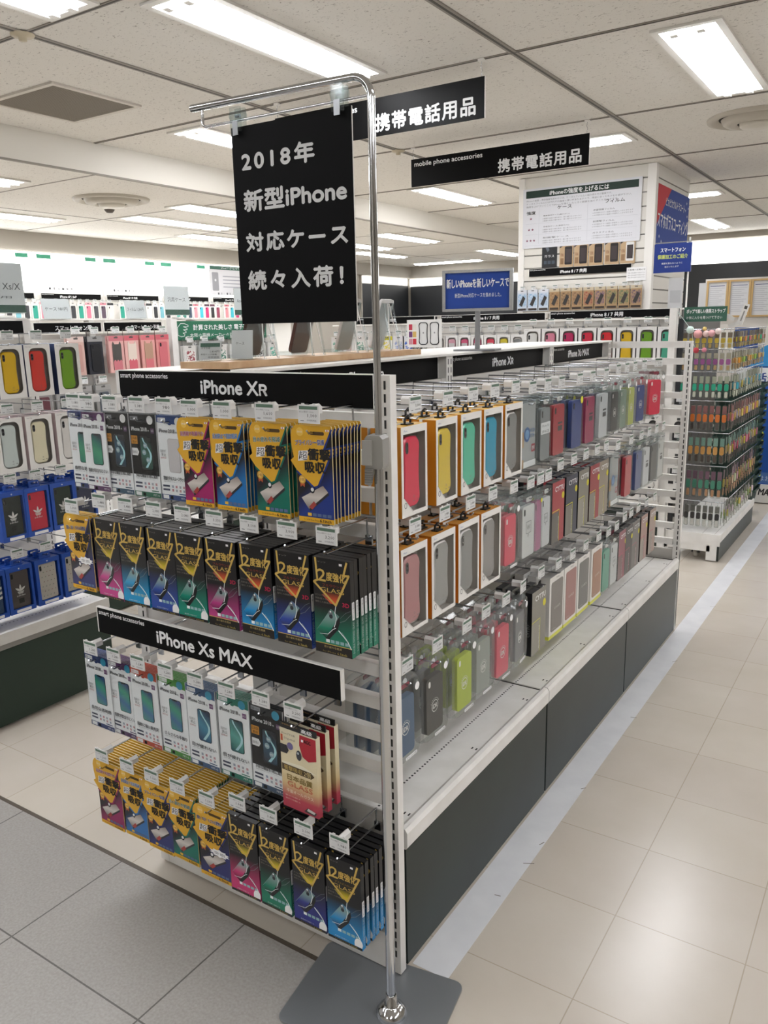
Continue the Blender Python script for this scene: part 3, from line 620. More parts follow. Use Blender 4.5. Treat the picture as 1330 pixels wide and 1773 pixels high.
def film_pack(w, h, head, pic, text, dark=False, dot='2f93b4', foot=None, size='6.5', white_dot=False, plain=False):
    def U(u, v): return (-w/2+u*w, v*h)
    def f():
        m = MB(); body = P('0b0c0e', .4, 0, .3) if dark else P('eff0f2', .35)
        hd = P(head, .35); m.box6(-w/2, w/2, 0, .003, 0, h, P('eff0f2', .35), P('dcdee2', .3), hd)
        if dark: m.rect(-w/2, w/2, .27*h, h, -.0002, body)
        m.poly([U(0, .985), U(0, .92), U(.42, .905), U(.45, .89), U(.52, .89), U(.56, .905), U(1, .89), U(1, .985)], -.0004, P('1b1c20', .35) if dark else hd); m.rect(-w/2, w/2, .985*h, h, -.0004, hd)
        m.rect(-w/2, w/2, 0, .062*h, -.0004, P(foot or head, .35)); m.rect(U(.04, 0)[0], U(.26, 0)[0], .01*h, .055*h, -.0006, PAPER); m.rect(U(.32, 0)[0], U(.42, 0)[0], .012*h, .05*h, -.0006, BLACK); m.text('PET-G', *U(.72, .02), *U(.94, .042), -.0006, TXT, res=1)
        m.rect(U(.05, 0)[0], U(.34, 0)[0], .925*h, .972*h, -.0006, PAPER if not dark else P('8f9196')); m.text('保護フィルム', *U(.07, .932), *U(.32, .965), -.0008, hd if not dark else BLACK, res=1)
        tc = TXT if dark else P('3b3c42', .5)
        m.text('iPhone 2018', *U(.07, .80), *U(.66, .845), -.0006, tc, bold=.00025 if dark else .0001, res=2); m.text('用', *U(.68, .80), *U(.74, .818), -.0006, tc, res=1)
        m.rect(U(.8, 0)[0], U(.93, 0)[0], .78*h, .84*h, -.0006, P('6d3f6e' if not dark else '5a3d60', .4)); m.text(size, *U(.82, .8), *U(.91, .825), -.0008, TXT, res=1)
        px0, px1 = (U(.36, 0)[0], U(.80, 0)[0]); bz = P('23262c', .25)
        m.poly(rrect(px0, px1, .335*h, .735*h, .0055, 4), -.0006, bz if not plain else P('b9b3b4', .3)); m.poly(rrect(px0+.0016, px1-.0016, .335*h+.0016, .735*h-.0016, .004, 4), -.0008, GRAD(pic, 2, .33*h, .74*h, .15, .5) if not plain else P('d0cbcd', .25))
        if not plain: m.rect((px0+px1)/2-.008, (px0+px1)/2+.008, .735*h-.0042, .735*h-.001, -.001, bz)
        if dark or text.startswith('目'):
            c = P('a9d9e0', .3)
            m.poly([(px0+(px1-px0)*(.5+.3*math.sin(v*5.2-.6)), (.36+.36*v)*h) for v in [k/10 for k in range(11)]]+[(px0+(px1-px0)*(.5+.3*math.sin(v*5.2-.6)+.10+.10*(1-v)), (.36+.36*v)*h) for v in [k/10 for k in range(10, -1, -1)]], -.001, c)
        if dark:
            for (u, v) in ((.56, .63), (.5, .545), (.63, .455)): m.disc(*U(u, v), w*.075, -.0012, P('86a4b0', .3), 12); m.text('強化', *U(u-.05, v-.012), *U(u+.05, v+.012), -.0014, TXT, res=1)
            m.rect(U(.03, 0)[0], U(.27, 0)[0], .64*h, .74*h, -.0006, P('d08c1e', .4)); m.text('日本製', *U(.05, .69), *U(.25, .73), -.0008, BLACK, res=1); m.text('素材', *U(.07, .648), *U(.23, .682), -.0008, BLACK, res=1)
            m.poly([U(.03, .5), U(.24, .5), U(.3, .545), U(.24, .59), U(.03, .59)], -.0006, PAPER); m.text('指紋防止', *U(.05, .525), *U(.24, .56), -.0008, TXTB, res=1)
        else:
            m.text('指紋が', *U(.06, .565), *U(.27, .6), -.0006, TXTG, res=1); m.text('防止', *U(.1, .52), *U(.27, .56), -.0006, TXTB, res=1); m.text('透明感', *U(.06, .49), *U(.27, .51), -.0006, P('a8585c'), res=1)
        m.text(text, *U(.1, .235), *U(.93, .285), -.0006, P('4a4b50', .5), res=2, bold=.00015)
        m.text('表面に特殊加工を施したフィルム', *U(.1, .215), *U(.8, .225), -.0006, TXTG, res=1)
        for k in range(2):
            m.rect(U(.06, 0)[0], U(.32, 0)[0], (.155-.045*k)*h, (.178-.045*k)*h, -.0006, P('3a3f55', .4))
            for j in range(4): m.rect(U(.4+.14*j, 0)[0], U(.4+.14*j+.07, 0)[0], (.15-.045*k)*h, (.18-.045*k)*h, -.0006, P(['9aa3b4', 'c48a92', 'a9adb6', 'c79a9f'][(j+k) % 4], .4))
        m.rect(U(.66, 0)[0], U(.93, 0)[0], .075*h, .088*h, -.0006, P(foot or head, .4))
        m.box(-w/2, w/2, .003, .0046, h*.9, h, hd)
        o = m.build('film_packet'); k = MB(); k.disc(*U(.8, .935), w*.115, -.0010, PAPER if white_dot else P(dot, .4), 20); k.build('round_sticker', o)
        k = MB(); k.box(-w/2-.0015, w/2+.0015, -.0018, -.0016, -.002, h+.002, CLEAR('fafbfb', .03, .08)); k.build('sleeve', o)
        return o
    return f
def beige_red_box(w=.098, h=.182, t=.013):
    def U(u, v): return (-w/2+u*w, v*h)
    def f():
        m = MB(); g = GRAD([(0, '9e2740'), (.14, 'a93848'), (.32, 'cdb483'), (.55, 'd9cdaa'), (1, 'd3cab0')], 2, 0, h, .3)
        m.box6(-w/2, w/2, 0, t, 0, h, g, g, P('c9c0a8', .4), P('b5a98c', .4))
        m.poly([U(.56, .985), U(.54, .85), U(.62, .72), U(.78, .68), U(1, .72), U(1, .985)], -.0003, P('a81f30', .3)); m.text('AGC', *U(.68, .9), *U(.86, .945), -.0005, P('1b1414', .5), bold=.0003); m.rect(U(.6, 0)[0], U(.66, 0)[0], .905*h, .935*h, -.0005, PAPER)
        m.text('iPhoneプラス用', *U(.05, .93), *U(.42, .955), -.0004, TXTB, res=1); m.text('Dragontrail', *U(.12, .865), *U(.42, .9), -.0004, P('6d6a62'), res=1); m.rect(U(.02, 0)[0], U(.08, 0)[0], .84*h, .92*h, -.0004, P('b9502c'))
        m.disc(*U(.28, .80), w*.085, -.0005, P('6f6796', .3), 14); m.poly([U(.0, .80), U(.18, .80), U(.24, .74), U(.18, .69), U(.0, .69)], -.0005, P('26262a', .35)); m.disc(*U(.52, .72), w*.075, -.0006, P('3a3d44', .15), 14, rz=w*.12); m.disc(*U(.5, .745), w*.03, -.0008, P('aab0b6', .2), 10)
        m.poly([U(.02, .58), U(.6, .6), U(.98, .55), U(.6, .52), U(.02, .56)], -.0003, P('e2dcc6', .3)); m.rect(U(.02, 0)[0], U(.84, 0)[0], .475*h, .555*h, -.0006, P('4a3a22', .4)); m.text('衝撃吸収', *U(.08, .485), *U(.6, .545), -.0008, P('c6ab63', .4), res=2); m.poly([U(.84, .555), U(.93, .515), U(.84, .475)], -.0006, P('4a3a22', .4)); m.text('2倍', *U(.64, .485), *U(.84, .55), -.0009, P('d9c489', .4), res=1)
        m.text('日本品質', *U(.16, .365), *U(.86, .44), -.0006, P('7a6428', .4), bold=.0004, res=2); m.text('GLASS', *U(.16, .285), *U(.86, .35), -.0006, P('c06a4e', .4), bold=.0003); m.text('平面オールガラス', *U(.12, .2), *U(.88, .245), -.0006, P('e0d6c0', .5), res=1)
        for k in range(2): m.text('強化ガラスを使用した', *U(.08, .145-.04*k), *U(.5, .165-.04*k), -.0006, P('d8bfb0', .5), res=1)
        m.poly([U(.6, .03), U(.7, .085), U(.96, .06), U(.9, .015)], -.0006, P('2e2a2c', .3)); m.poly([U(.68, .05), U(.72, .085), U(.92, .065), U(.88, .035)], -.0008, P('b9b6b2', .3))
        o = m.build('glass_film_box'); k = MB(); k.prism([U(0, 0), U(1, 0), U(1, .075), U(0, .075)], .001, .004, P('161516', .35), T=Matrix.Translation((0, 0, h))); k.text('高級', *U(.6, .012), *U(.9, .062), .0006, TXT, bold=.0003, T=Matrix.Translation((0, 0, h))); k.text('衝撃吸収ガラス', *U(.06, .045), *U(.5, .062), .0006, P('a9834f'), res=1, T=Matrix.Translation((0, 0, h))); k.build('hang_tab', o)
        return o
    return f
# ---------------------------------------------------------------- phone cases
def wavy_case(x0, x1, z0, z1, waist=.06, n=10):
    """soft hour-glass outline of a shock-proof case"""
    w = x1-x0; r = w*.30; pts = []
    base = rrect(x0, x1, z0, z1, r, 5)
    out = []
    for i, p in enumerate(base):
        out.append(p)
        q = base[(i+1) % len(base)]
        if abs(q[1]-p[1]) > (z1-z0)*.4:
            s = 1 if p[0] > (x0+x1)/2 else -1
            for k in range(1, n):
                f = k/n; z = p[1]+(q[1]-p[1])*f; out.append((p[0]-s*w*waist*math.sin(PI*f), z))
    return out
def put_case(m, x0, x1, z0, z1, y0, y1, mat, lens=True, logo=True, waist=.05, rim=None):
    pts = wavy_case(x0, x1, z0, z1, waist); cx, cz = (x0+x1)/2, (z0+z1)/2
    inner = [(cx+(p[0]-cx)*.93, cz+(p[1]-cz)*.965) for p in pts]
    n = len(pts)
    m.add([(p[0], y0+.003, p[1]) for p in pts]+[(p[0], y0, p[1]) for p in inner], [(i, (i+1) % n, n+(i+1) % n, n+i) for i in range(n)], rim or mat, True)
    m.poly(inner, y0, mat); m.add([(p[0], y0+.003, p[1]) for p in pts]+[(p[0], y1, p[1]) for p in pts], [(i, n+i, n+(i+1) % n, (i+1) % n) for i in range(n)], rim or mat, True)
    w, h = x1-x0, z1-z0
    if lens:
        m.poly(rrect(x0+w*.1, x0+w*.27, z1-h*.23, z1-h*.06, w*.08, 3), y0-.0012, P('3a3a3e', .2)); m.disc(x0+w*.185, z1-h*.105, w*.045, y0-.0016, P('0d0d10', .1), 10)
    if logo:
        c = P('50484a', .4); m.circ(cx+w*.1, z0+h*.14, w*.04, w*.012, y0-.0006, c, 10); m.rect(cx+w*.04, cx+w*.16, z0+h*.075, z0+h*.083, y0-.0006, c); m.rect(cx+w*.28, cx+w*.31, z0+h*.075, z0+h*.095, y0-.0006, c); m.rect(cx+w*.34, cx+w*.37, z0+h*.075, z0+h*.095, y0-.0006, c)
def iface_box(w, h, t, side, casecol, top=None, chamfer=True, clip=True, clear=False, front='e0deda', phone=None, lens=True):
    def f():
        m = MB(); fr = P(front, .35); sd = P(side, .4); tp = P(top or side, .4)
        m.box(-w/2, -w/2+.0008, 0, t, 0, h, sd); m.box(w/2-.0008, w/2, 0, t, 0, h, sd); m.box(-w/2, w/2, 0, t, h-.0008, h, tp); m.box(-w/2, w/2, 0, t, 0, .0008, sd); m.box(-w/2, w/2, t-.0008, t, 0, h, P('d5d2cc', .5))
        if chamfer:
            b = .008; o = [(-w/2, 0), (w/2, 0), (w/2, h), (-w/2, h), (-w/2, h*.5)]
            i = [(-w/2+w*.42, .009), (w/2-b, .009), (w/2-b, h-.016), (-w/2+b, h-.016), (-w/2+b, h*.225)]
            m.ring(o, i, -.0006, .0004, fr, fr); m.circ(-w/2+w*.13, .026, .0058, .0016, -.001, P('2c2c30', .5), 7, rz=.007); m.stroke([(-w/2+b*.6, h*.235), (-w/2+w*.42, .006)], .0012, -.001, P('b9b7b3', .4))
            m.text('iFace', -w/2+.01, h-.011, -w/2+.024, h-.007, -.001, P('6c7fb0'), res=1)
        else:
            o = rrect(-w/2, w/2, 0, h, .0008, 5); i = rrect(-w/2+w*.17, w/2-w*.13, h*.08, h*.93, w*.2, 5)
            m.ring(o, i, -.0006, .0004, fr, fr); m.text('First Class', -w/2+.008, h-.010, -w/2+.03, h-.006, -.001, TXTG, res=1)
        LN = P('9d9993' if not phone else 'b7b5b3', .5); m.box(-w/2+.002, w/2-.002, t*.72, t*.74, .002, h-.002, LN)
        for q in (-1, 1): m.box(q*(w/2-.0014)-.0004, q*(w/2-.0014)+.0004, .0008, t*.72, .002, h-.002, LN)
        m.box(-w/2+.002, w/2-.002, .0008, t*.72, h-.0024, h-.0014, LN); m.box(-w/2+.002, w/2-.002, .0008, t*.72, .0014, .0024, LN)
        bx = m.build('case_box')
        k = MB(); cw = w*.62
        cx0, cx1 = (-w/2+w*.155, -w/2+w*.155+cw) if chamfer else (-w/2+w*.2, -w/2+w*.2+cw*.92)
        mat = CLEAR(casecol, .85, .08) if clear else P(casecol, .25)
        put_case(k, cx0, cx1, h*.09, h*.875, t*.12, t*.5, mat, False, True, .05, P('d9d7d6', .2) if clear else None)
        if phone: k.poly(rrect(cx0+cw*.08, cx1-cw*.08, h*.2, h*.74, cw*.1, 3), t*.12-.001, P(phone, .3)); k.disc((cx0+cx1)/2, h*.5, cw*.06, t*.12-.0016, P('6e6e72', .3), 8)
        pc = k.build('phone_case', bx)
        if lens:
            k = MB(); cw_, z1_ = cx1-cx0, h*.875; k.poly(rrect(cx0+cw_*.1, cx0+cw_*.27, z1_-h*.18, z1_-h*.05, cw_*.08, 3), t*.12-.0012, P('3a3a3e', .2)); k.disc(cx0+cw_*.185, z1_-h*.083, cw_*.045, t*.12-.0016, P('0d0d10', .1), 10); k.disc(cx0+cw_*.185, z1_-h*.142, cw_*.04, t*.12-.0016, P('0d0d10', .1), 10); k.build('camera_opening', pc)
        k = MB(); k.rect(-w/2+.006, w/2-.006, .007, h-.014, -.0001+.0008, CLEAR('fbfbfa', .04, .05)); k.build('window_film', bx)
        if clip:
            k = MB(); B = P('0e0e10', .35); zc = h
            k.box(-.013, .013, t*.25, t*.75, zc, zc+.003, B); k.tube([(-.010, t*.5, zc+.003), (-.010, t*.5, zc+.012), (.002, t*.5, zc+.018), (.010, t*.5, zc+.016)], .0028, B, 6); k.tube([(.012, t*.5, zc+.003), (.0135, t*.5, zc+.009)], .0026, B, 6); k.build('hang_clip', bx)
        return bx
    return f
def blister(w, h, t, col, emblem=True, dot=True):
    """round-topped clear tray with a coloured case inside"""
    def f():
        C = CLEAR('f2f4f3', .55, .06); C2 = CLEAR('f7f9f8', .10, .05)
        o1 = rrect(-w/2, w/2, 0, h, w*.2, 5); o2 = rrect(-w/2+.006, w/2-.006, .006, h-.006, w*.17, 5)
        m = MB(); n = len(o1)
        m.add([(p[0], t, p[1]) for p in o1]+[(p[0], t*.6, p[1]) for p in o1]+[(p[0], 0, p[1]) for p in o2], [(i, (i+1) % n, n+(i+1) % n, n+i) for i in range(n)]+[(n+i, n+(i+1) % n, 2*n+(i+1) % n, 2*n+i) for i in range(n)], C); m.poly(o2, 0, C2)
        b = m.build('blister_case')
        k = MB(); cw, ch = w*.60, h*.70; x0 = -w*.30; z0 = h*.085
        k.prism(rrect(x0, x0+cw, z0, z0+ch, .010, 4), .004, t*.85, P(col, .4), P(col, .35), smooth=False)
        k.poly(rrect(x0+cw*.12, x0+cw*.24, z0+ch*.84, z0+ch*.95, cw*.055, 3), .0034, P('e8e6e4' if emblem else '2a2a2c', .3))
        if emblem:
            W_ = P('e3e2e0', .5); k.circ(x0+cw*.5, z0+ch*.46, cw*.2, cw*.025, .0034, W_, 18)
            k.text('iDR', x0+cw*.37, z0+ch*.42, x0+cw*.63, z0+ch*.50, .0034, W_, bold=.0004)
            for j in range(9):
                a = PI*(.15+.7*j/8); k.rect(x0+cw*(.5+.25*math.cos(a))-.0008, x0+cw*(.5+.25*math.cos(a))+.0008, z0+ch*.46+cw*.25*math.sin(a)-.0015, z0+ch*.46+cw*.25*math.sin(a)+.0015, .0034, W_)
        k.build('phone_case', b)
        k = MB(); k.prism(rrect(-w*.14, w*.12, h*.905, h*.955, .003, 2), .0015, .003, P('8c2840', .35)); k.build('red_tab', b)
        k = MB(); k.prism(rrect(-w*.05, w*.33, h*.03, h*.065, .002, 2), -.0004, .0004, PAPER); k.text('iPhone用', -w*.02, h*.038, w*.3, h*.058, -.0007, TXTG, res=1)
        k.build('label_sticker', b)
        if dot: k = MB(); k.disc(w*.36, h*.84, w*.075, -.0004, PAPER, 14); k.build('round_sticker', b)
        return b
    return f
def clear_pack(w, h, t, col, back='8f8f8c', kind='plain', casew=.8):
    """square clear pack holding a slim case on a backing card"""
    def f():
        m = MB(); C = CLEAR('eef1f1', .13, .05); m.box(-w/2, w/2, 0, t, 0, h, C); b = m.build('clear_case_pack')
        k = MB(); cw = w*casew; hh = h*.80
        if kind == 'badge':
            k.box6(-w/2+.002, w/2-.002, t*.4, t*.5, .002, h*.97, P('a7aaab', .25), P('9a9c9d', .3)); k.box(-w/2+.001, w/2-.001, t*.3, t*.32, .002, h*.1, PAPER); k.rect(-w/2+.001, -w/2+w*.24, h*.32, h*.55, t*.39, P('a98a66', .5)); k.rect(-w/2+.001, -w/2+w*.2, .002, h*.14, t*.29, P('a98a66', .5))
            k.disc(-w*.06, h*.5, w*.2, t*.38, P('2f5f98', .35), 16); k.disc(-w*.06, h*.5, w*.13, t*.37, P('6f9bc9', .35), 12); k.text('シリコン', w*.1, h*.52, w*.44, h*.58, t*.37, P('33689f', .5), bold=.0004, res=1); k.text('ソフト', w*.1, h*.44, w*.4, h*.5, t*.37, P('33689f', .5), bold=.0004, res=1)
            k.poly(rrect(w*.22, w*.46, h*.22, h*.34, .003, 2), t*.36, P('97263c', .35)); k.text('透明', w*.25, h*.25, w*.43, h*.31, t*.35, TXT, res=1); k.rect(-w*.3, w*.4, h*.02, h*.08, t*.28, PAPER)
            k.build('backing_card', b); return b
        k.prism(rrect(-cw/2, cw/2, h*.04, h*.04+hh, .009, 4), .0015, t*.85, P(col, .35)); c = P('e0dfde', .4) if kind in ('emblem', 'label') else P('3b3b3f', .4)
        k.poly(rrect(-cw/2+cw*.1, -cw/2+cw*.22, h*.04+hh*.82, h*.04+hh*.95, cw*.055, 3), .0008, P('2b2b2f', .25))
        if kind == 'bubble':
            x, z, s = 0, h*.5, cw*.2
            for (a, bb) in (((x-s, z-s), (x-s, z+s)), ((x-s, z+s), (x+s, z+s)), ((x+s, z+s), (x+s, z-s)), ((x+s, z-s), (x+.1*s, z-s)), ((x+.1*s, z-s), (x-.2*s, z-1.7*s)), ((x-.2*s, z-1.7*s), (x-.3*s, z-s)), ((x-.3*s, z-s), (x-s, z-s))): k.stroke([a, bb], .0016, .0006, P('55565a', .4))
            k.text('WHY', x-.7*s, z-.4*s, x+.7*s, z+.4*s, .0006, P('55565a', .4), res=1); k.rect(-cw*.35, cw*.35, h*.2, h*.203, .0006, P('b9b9bb'))
        if kind == 'lines': k.rect(-cw*.1, cw*.3, h*.42, h*.5, .0008, P('2a2a2e', .4)); k.rect(-cw*.1, cw*.3, h*.53, h*.56, .0008, P('2a2a2e', .4))
        if kind == 'label': k.rect(-w*.4, w*.42, h*.44, h*.62, .0006, PAPER); k.text('SPACE', -w*.3, h*.46, w*.3, h*.5, .0003, TXTB, res=1); k.text('iPhone Xs', -w*.3, h*.55, w*.3, h*.59, .0003, TXTG, res=1)
        k.build('phone_case', b)
        k = MB(); k.prism(rrect(-w*.18, w*.18, h*.9, h*.97, .004, 3), .0005, .002, P('d9d7d5', .3)) if kind != 'sticker' else k.disc(w*.34, h*.83, w*.11, -.0004, P('d3cf2a', .4), 12); k.build('sticker', b)
        return b
    return f
def slim_box(w, h, t, top, low, line='d4cf3a', side='1b1b1e', name='CYTTU'):
    """slim carton with bright outline and see-through lower half"""
    def f():
        m = MB(); m.box6(-w/2, w/2, 0, t, 0, h, P(low, .3), P(side, .35), P('2c2c30', .3))
        m.rect(-w/2, w/2, h*.5, h, -.0003, P(top, .35)); m.rect(w/2-w*.42, w/2, 0, h*.5, -.0003, P(top, .35))
        L = P(line, .4); m.stroke([(-w/2, h*.52), (w*.08, h*.53), (w*.08, 0)], .0022, -.0006, L)
        m.text(name, -w*.28, h*.84, w*.44, h*.92, -.0006, TXT, bold=.0005)
        Tv = Matrix.Rotation(-PI/2, 4, 'Y'); m.text('PROTECTION CASE', h*.05, -w*.06, h*.42, w*.0, -.0006, TXT, res=1, T=Tv)
        Ts = Matrix.Translation((-w/2-.0004, t*.5, 0)) @ Matrix.Rotation(-PI/2, 4, 'Z') @ Matrix.Rotation(-PI/2, 4, 'Y'); m.text(name, h*.3, -t*.2, h*.5, t*.2, 0, P('9a9a98'), res=1, T=Ts)
        o = m.build('slim_case_box'); k = MB(); k.disc(w*.38, h*.74, w*.11, -.0007, P('d2c91f', .4), 14); k.build('round_sticker', o)
        return o
    return f
def frame_box(w, h, t, inner, base='cfd04a'):
    """white rounded frame box with a matt card inside and lime base"""
    def f():
        m = MB(); Wt = P('dcdad6', .35); m.box6(-w/2, w/2, 0, t, .012, h, Wt, Wt, MOTTLE('8e8c8a', 'a5a3a0', 40, .3)); m.box(-w/2, w/2, 0, t, 0, .012, P(base, .35))
        m.text('MALL', -w*.06, h-.0105, w*.2, h-.006, -.0004, TXTG, res=1); o = m.build('case_box')
        k = MB(); k.prism(rrect(-w/2+w*.12, w/2-w*.08, .022, h-.018, .008, 4), -.0012, -.0002, P(inner, .4)); k.text('LOOKTI', -w*.16, h*.46, w*.24, h*.5, -.0016, P('c9c5c2'), res=1); k.text('for iPhone', -w*.3, h*.14, -w*.05, h*.16, -.0016, P('bdb9b6'), res=1); k.build('inner_card', o)
        return o
    return f
TREF = [(0, 0), (-.10, .16), (-.16, .42), (-.11, .7), (0, .95), (.11, .7), (.16, .42), (.10, .16)]
def trefoil(m, cx, cz, s, y, mat, word=True):
    def leaf(a, k): return [(cx+s*k*(p[0]*math.cos(a)+p[1]*math.sin(a)), cz+s*k*(-p[0]*math.sin(a)+p[1]*math.cos(a))) for p in TREF]
    m.poly(leaf(0, 1), y, mat); m.poly(leaf(.95, .95), y, mat); m.poly(leaf(-.95, .95), y, mat)
    for k in range(3): m.poly([(cx-s*(.5-.06*k), cz-s*(.05+.12*k)), (cx+s*(.5-.06*k), cz-s*(.05+.12*k)), (cx+s*(.44-.06*k), cz-s*(.13+.12*k)), (cx-s*(.44-.06*k), cz-s*(.13+.12*k))], y, mat)
    if word: m.text('adidas', cx-s*.62, cz-s*.72, cx+s*.62, cz-s*.46, y, mat, res=1)
def sport_box(w, h, t, col, art):
    def f():
        B = P('1f4da8', .35); m = MB(); o = rrect(-w/2, w/2, 0, h, .003, 3); i = rrect(-w/2+w*.13, w/2-w*.09, h*.1, h*.9, .003, 3)
        m.ring(o, i, -.0006, t, B, B); m.box(-w/2+.002, w/2-.002, t-.001, t, .002, h-.002, P('17408f', .4)); m.rect(-w*.26, w*.3, h*.015, h*.075, -.001, PAPER); trefoil(m, 0, h*.94, w*.05, -.001, TXT, False)
        b = m.build('case_box'); k = MB(); x0, x1, z0, z1 = -w/2+w*.15, w/2-w*.16, h*.11, h*.89
        k.prism(rrect(x0, x1, z0, z1, .006, 3), .004, .012, P(col, .45) if art != 'speck' else P('b9b5ad', .45)); cx = (x0+x1)/2
        k.poly(rrect(x0+.004, x0+.013, z1-.026, z1-.006, .004, 3), .0034, P('2b2c2e', .2))
        if art == 'tref': trefoil(k, cx, h*.46, w*.26, .0034, P('d6d6d4', .5)); k.rect(cx-w*.1, cx+w*.1, h*.2, h*.3, .0034, P('0e1512', .4)) if col != 'c0203a' else None
        if art == 'stripe':
            for j in range(3): k.poly([(x0, h*(.3+.1*j)), (x1, h*(.42+.1*j)), (x1, h*(.47+.1*j)), (x0, h*(.35+.1*j))], .0034, P('d9d9d7', .5))
        if art == 'speck':
            rr = random.Random(3)
            for j in range(7):
                for q in range(4): a = x0+.008+(x1-x0-.014)*(q+.5*(j % 2))/4; k.poly([(a, z0+.012+j*.019), (a+.006, z0+.013+j*.019), (a+.004, z0+.016+j*.019)], .0034, P(['4a5568', '7a3f44', '4c6a55'][rr.randrange(3)], .5))
        k.build('phone_case', b); k = MB(); k.rect(-w/2+w*.12, w/2-w*.08, h*.09, h*.91, 0, CLEAR('fbfbfa', .04, .05)); k.build('window_film', b)
        k = MB(); k.box(-.024, .024, t*.3, t*.6, h, h+.006, B); k.ring(rrect(-.022, .022, h+.005, h+.024, .006, 3), rrect(-.013, .013, h+.010, h+.018, .003, 3), t*.35, t*.55, B); k.build('hang_tab', b)
        return b
    return f
def card_pack(w, h, t, top, body, art, shape='case'):
    """simple hanging pack with printed top and a case or picture below"""
    def f():
        m = MB(); m.box6(-w/2, w/2, 0, t, 0, h, P(body, .4), P(body, .4)); m.rect(-w/2, w/2, h*.86, h, -.0003, P(top, .4)); m.prism(rrect(-w*.14, w*.14, h*.93, h*.97, h*.018, 3), -.0007, -.0003, P('4d4a48'))
        o = m.build('case_pack'); k = MB()
        if shape == 'case': k.prism(rrect(-w*.32, w*.32, h*.08, h*.8, w*.1, 3), -.004, -.0004, P(art, .35)); k.poly(rrect(-w*.27, -w*.14, h*.66, h*.77, w*.05, 3), -.0045, P('2a2a2e', .25))
        if shape == 'cat':
            k.prism([(-w*.3, h*.08), (w*.3, h*.08), (w*.3, h*.76), (w*.24, h*.84), (w*.16, h*.77), (-w*.16, h*.77), (-w*.24, h*.84), (-w*.3, h*.76)], -.004, -.0004, P(art, .4)); k.poly([(-w*.3, h*.08), (w*.3, h*.08), (w*.3, h*.3), (w*.2, h*.36), (w*.1, h*.3), (0, h*.36), (-w*.1, h*.3), (-w*.2, h*.36), (-w*.3, h*.3)], -.0045, P(top, .4))
        if shape == 'photo':
            k.rect(-w*.42, w*.42, h*.2, h*.8, -.0006, MOTTLE(art, body, 55, .5)); k.poly([(-w*.3, h*.3), (w*.1, h*.72), (w*.36, h*.6), (0, h*.2)], -.0009, P('33302f', .3)); k.rect(-w*.44, w*.44, h*.02, h*.12, -.0009, P('2e231c', .4))
        if shape == 'pattern':
            k.prism(rrect(-w*.34, w*.34, h*.07, h*.84, w*.16, 3), -.004, -.0004, MOTTLE(art, 'd6d4d0', 110, .4, 2, (.46, .54)))
        k.build('phone_case' if shape != 'photo' else 'printed_panel', o)
        return o
    return f
# ---------------------------------------------------------------- peg hook with price tag
def peg_hook(L, price, tb=.018):
    """double wire hook; the price tag hangs from the upper wire with its lower edge tb above the lower wire"""
    def f():
        m = MB(); r = .0021; rise = tb+.022
        m.tube([(0, .004, -.012), (0, -.002, 0), (0, -L, 0), (0, -L-.006, .006)], r, STEEL, 6)
        m.tube([(0, -.004, 0), (0, -.006, rise), (0, -L+.004, rise)], r, STEEL, 6)
        m.box(-.008, .008, -.002, .003, -.016, .004, STEEL); o = m.build('peg_hook')
        k = MB(); Wt = P('dedddb', .35); y1 = -L+.004; k.box(-.0245, .0245, y1-.0025, y1-.0005, tb, tb+.034, Wt); k.prism([(-.007, rise-.006), (.007, rise-.006), (.007, rise+.006), (.0, rise+.012), (-.007, rise+.006)], y1-.0005, min(y1+.03, -.004), Wt); k.box(-.016, -.010, y1-.0025, y1-.0005, tb+.034, tb+.0365, Wt); k.box(.010, .016, y1-.0025, y1-.0005, tb+.034, tb+.0365, Wt)
        h = k.build('tag_holder', o)
        k = MB(); y = y1-.0028
        k.rect(-.023, .023, tb+.001, tb+.033, y, P('d5d6d6', .5)); k.rect(-.021, .021, tb+.0255, tb+.0315, y-.0002, P('56705f', .5))
        k.text('iPhone専用フィルム', -.021, tb+.0195, .012, tb+.0230, y-.0002, TXTG, res=1); k.text(price, -.002, tb+.0105, .019, tb+.0175, y-.0002, TXTB, res=1); k.text('本体価格(税抜)', -.004, tb+.0035, .018, tb+.0075, y-.0002, TXTG, res=1); k.rect(-.019, -.011, tb+.004, tb+.0055, y-.0002, TXTG)
        k.build('price_label', h)
        return o
    return f
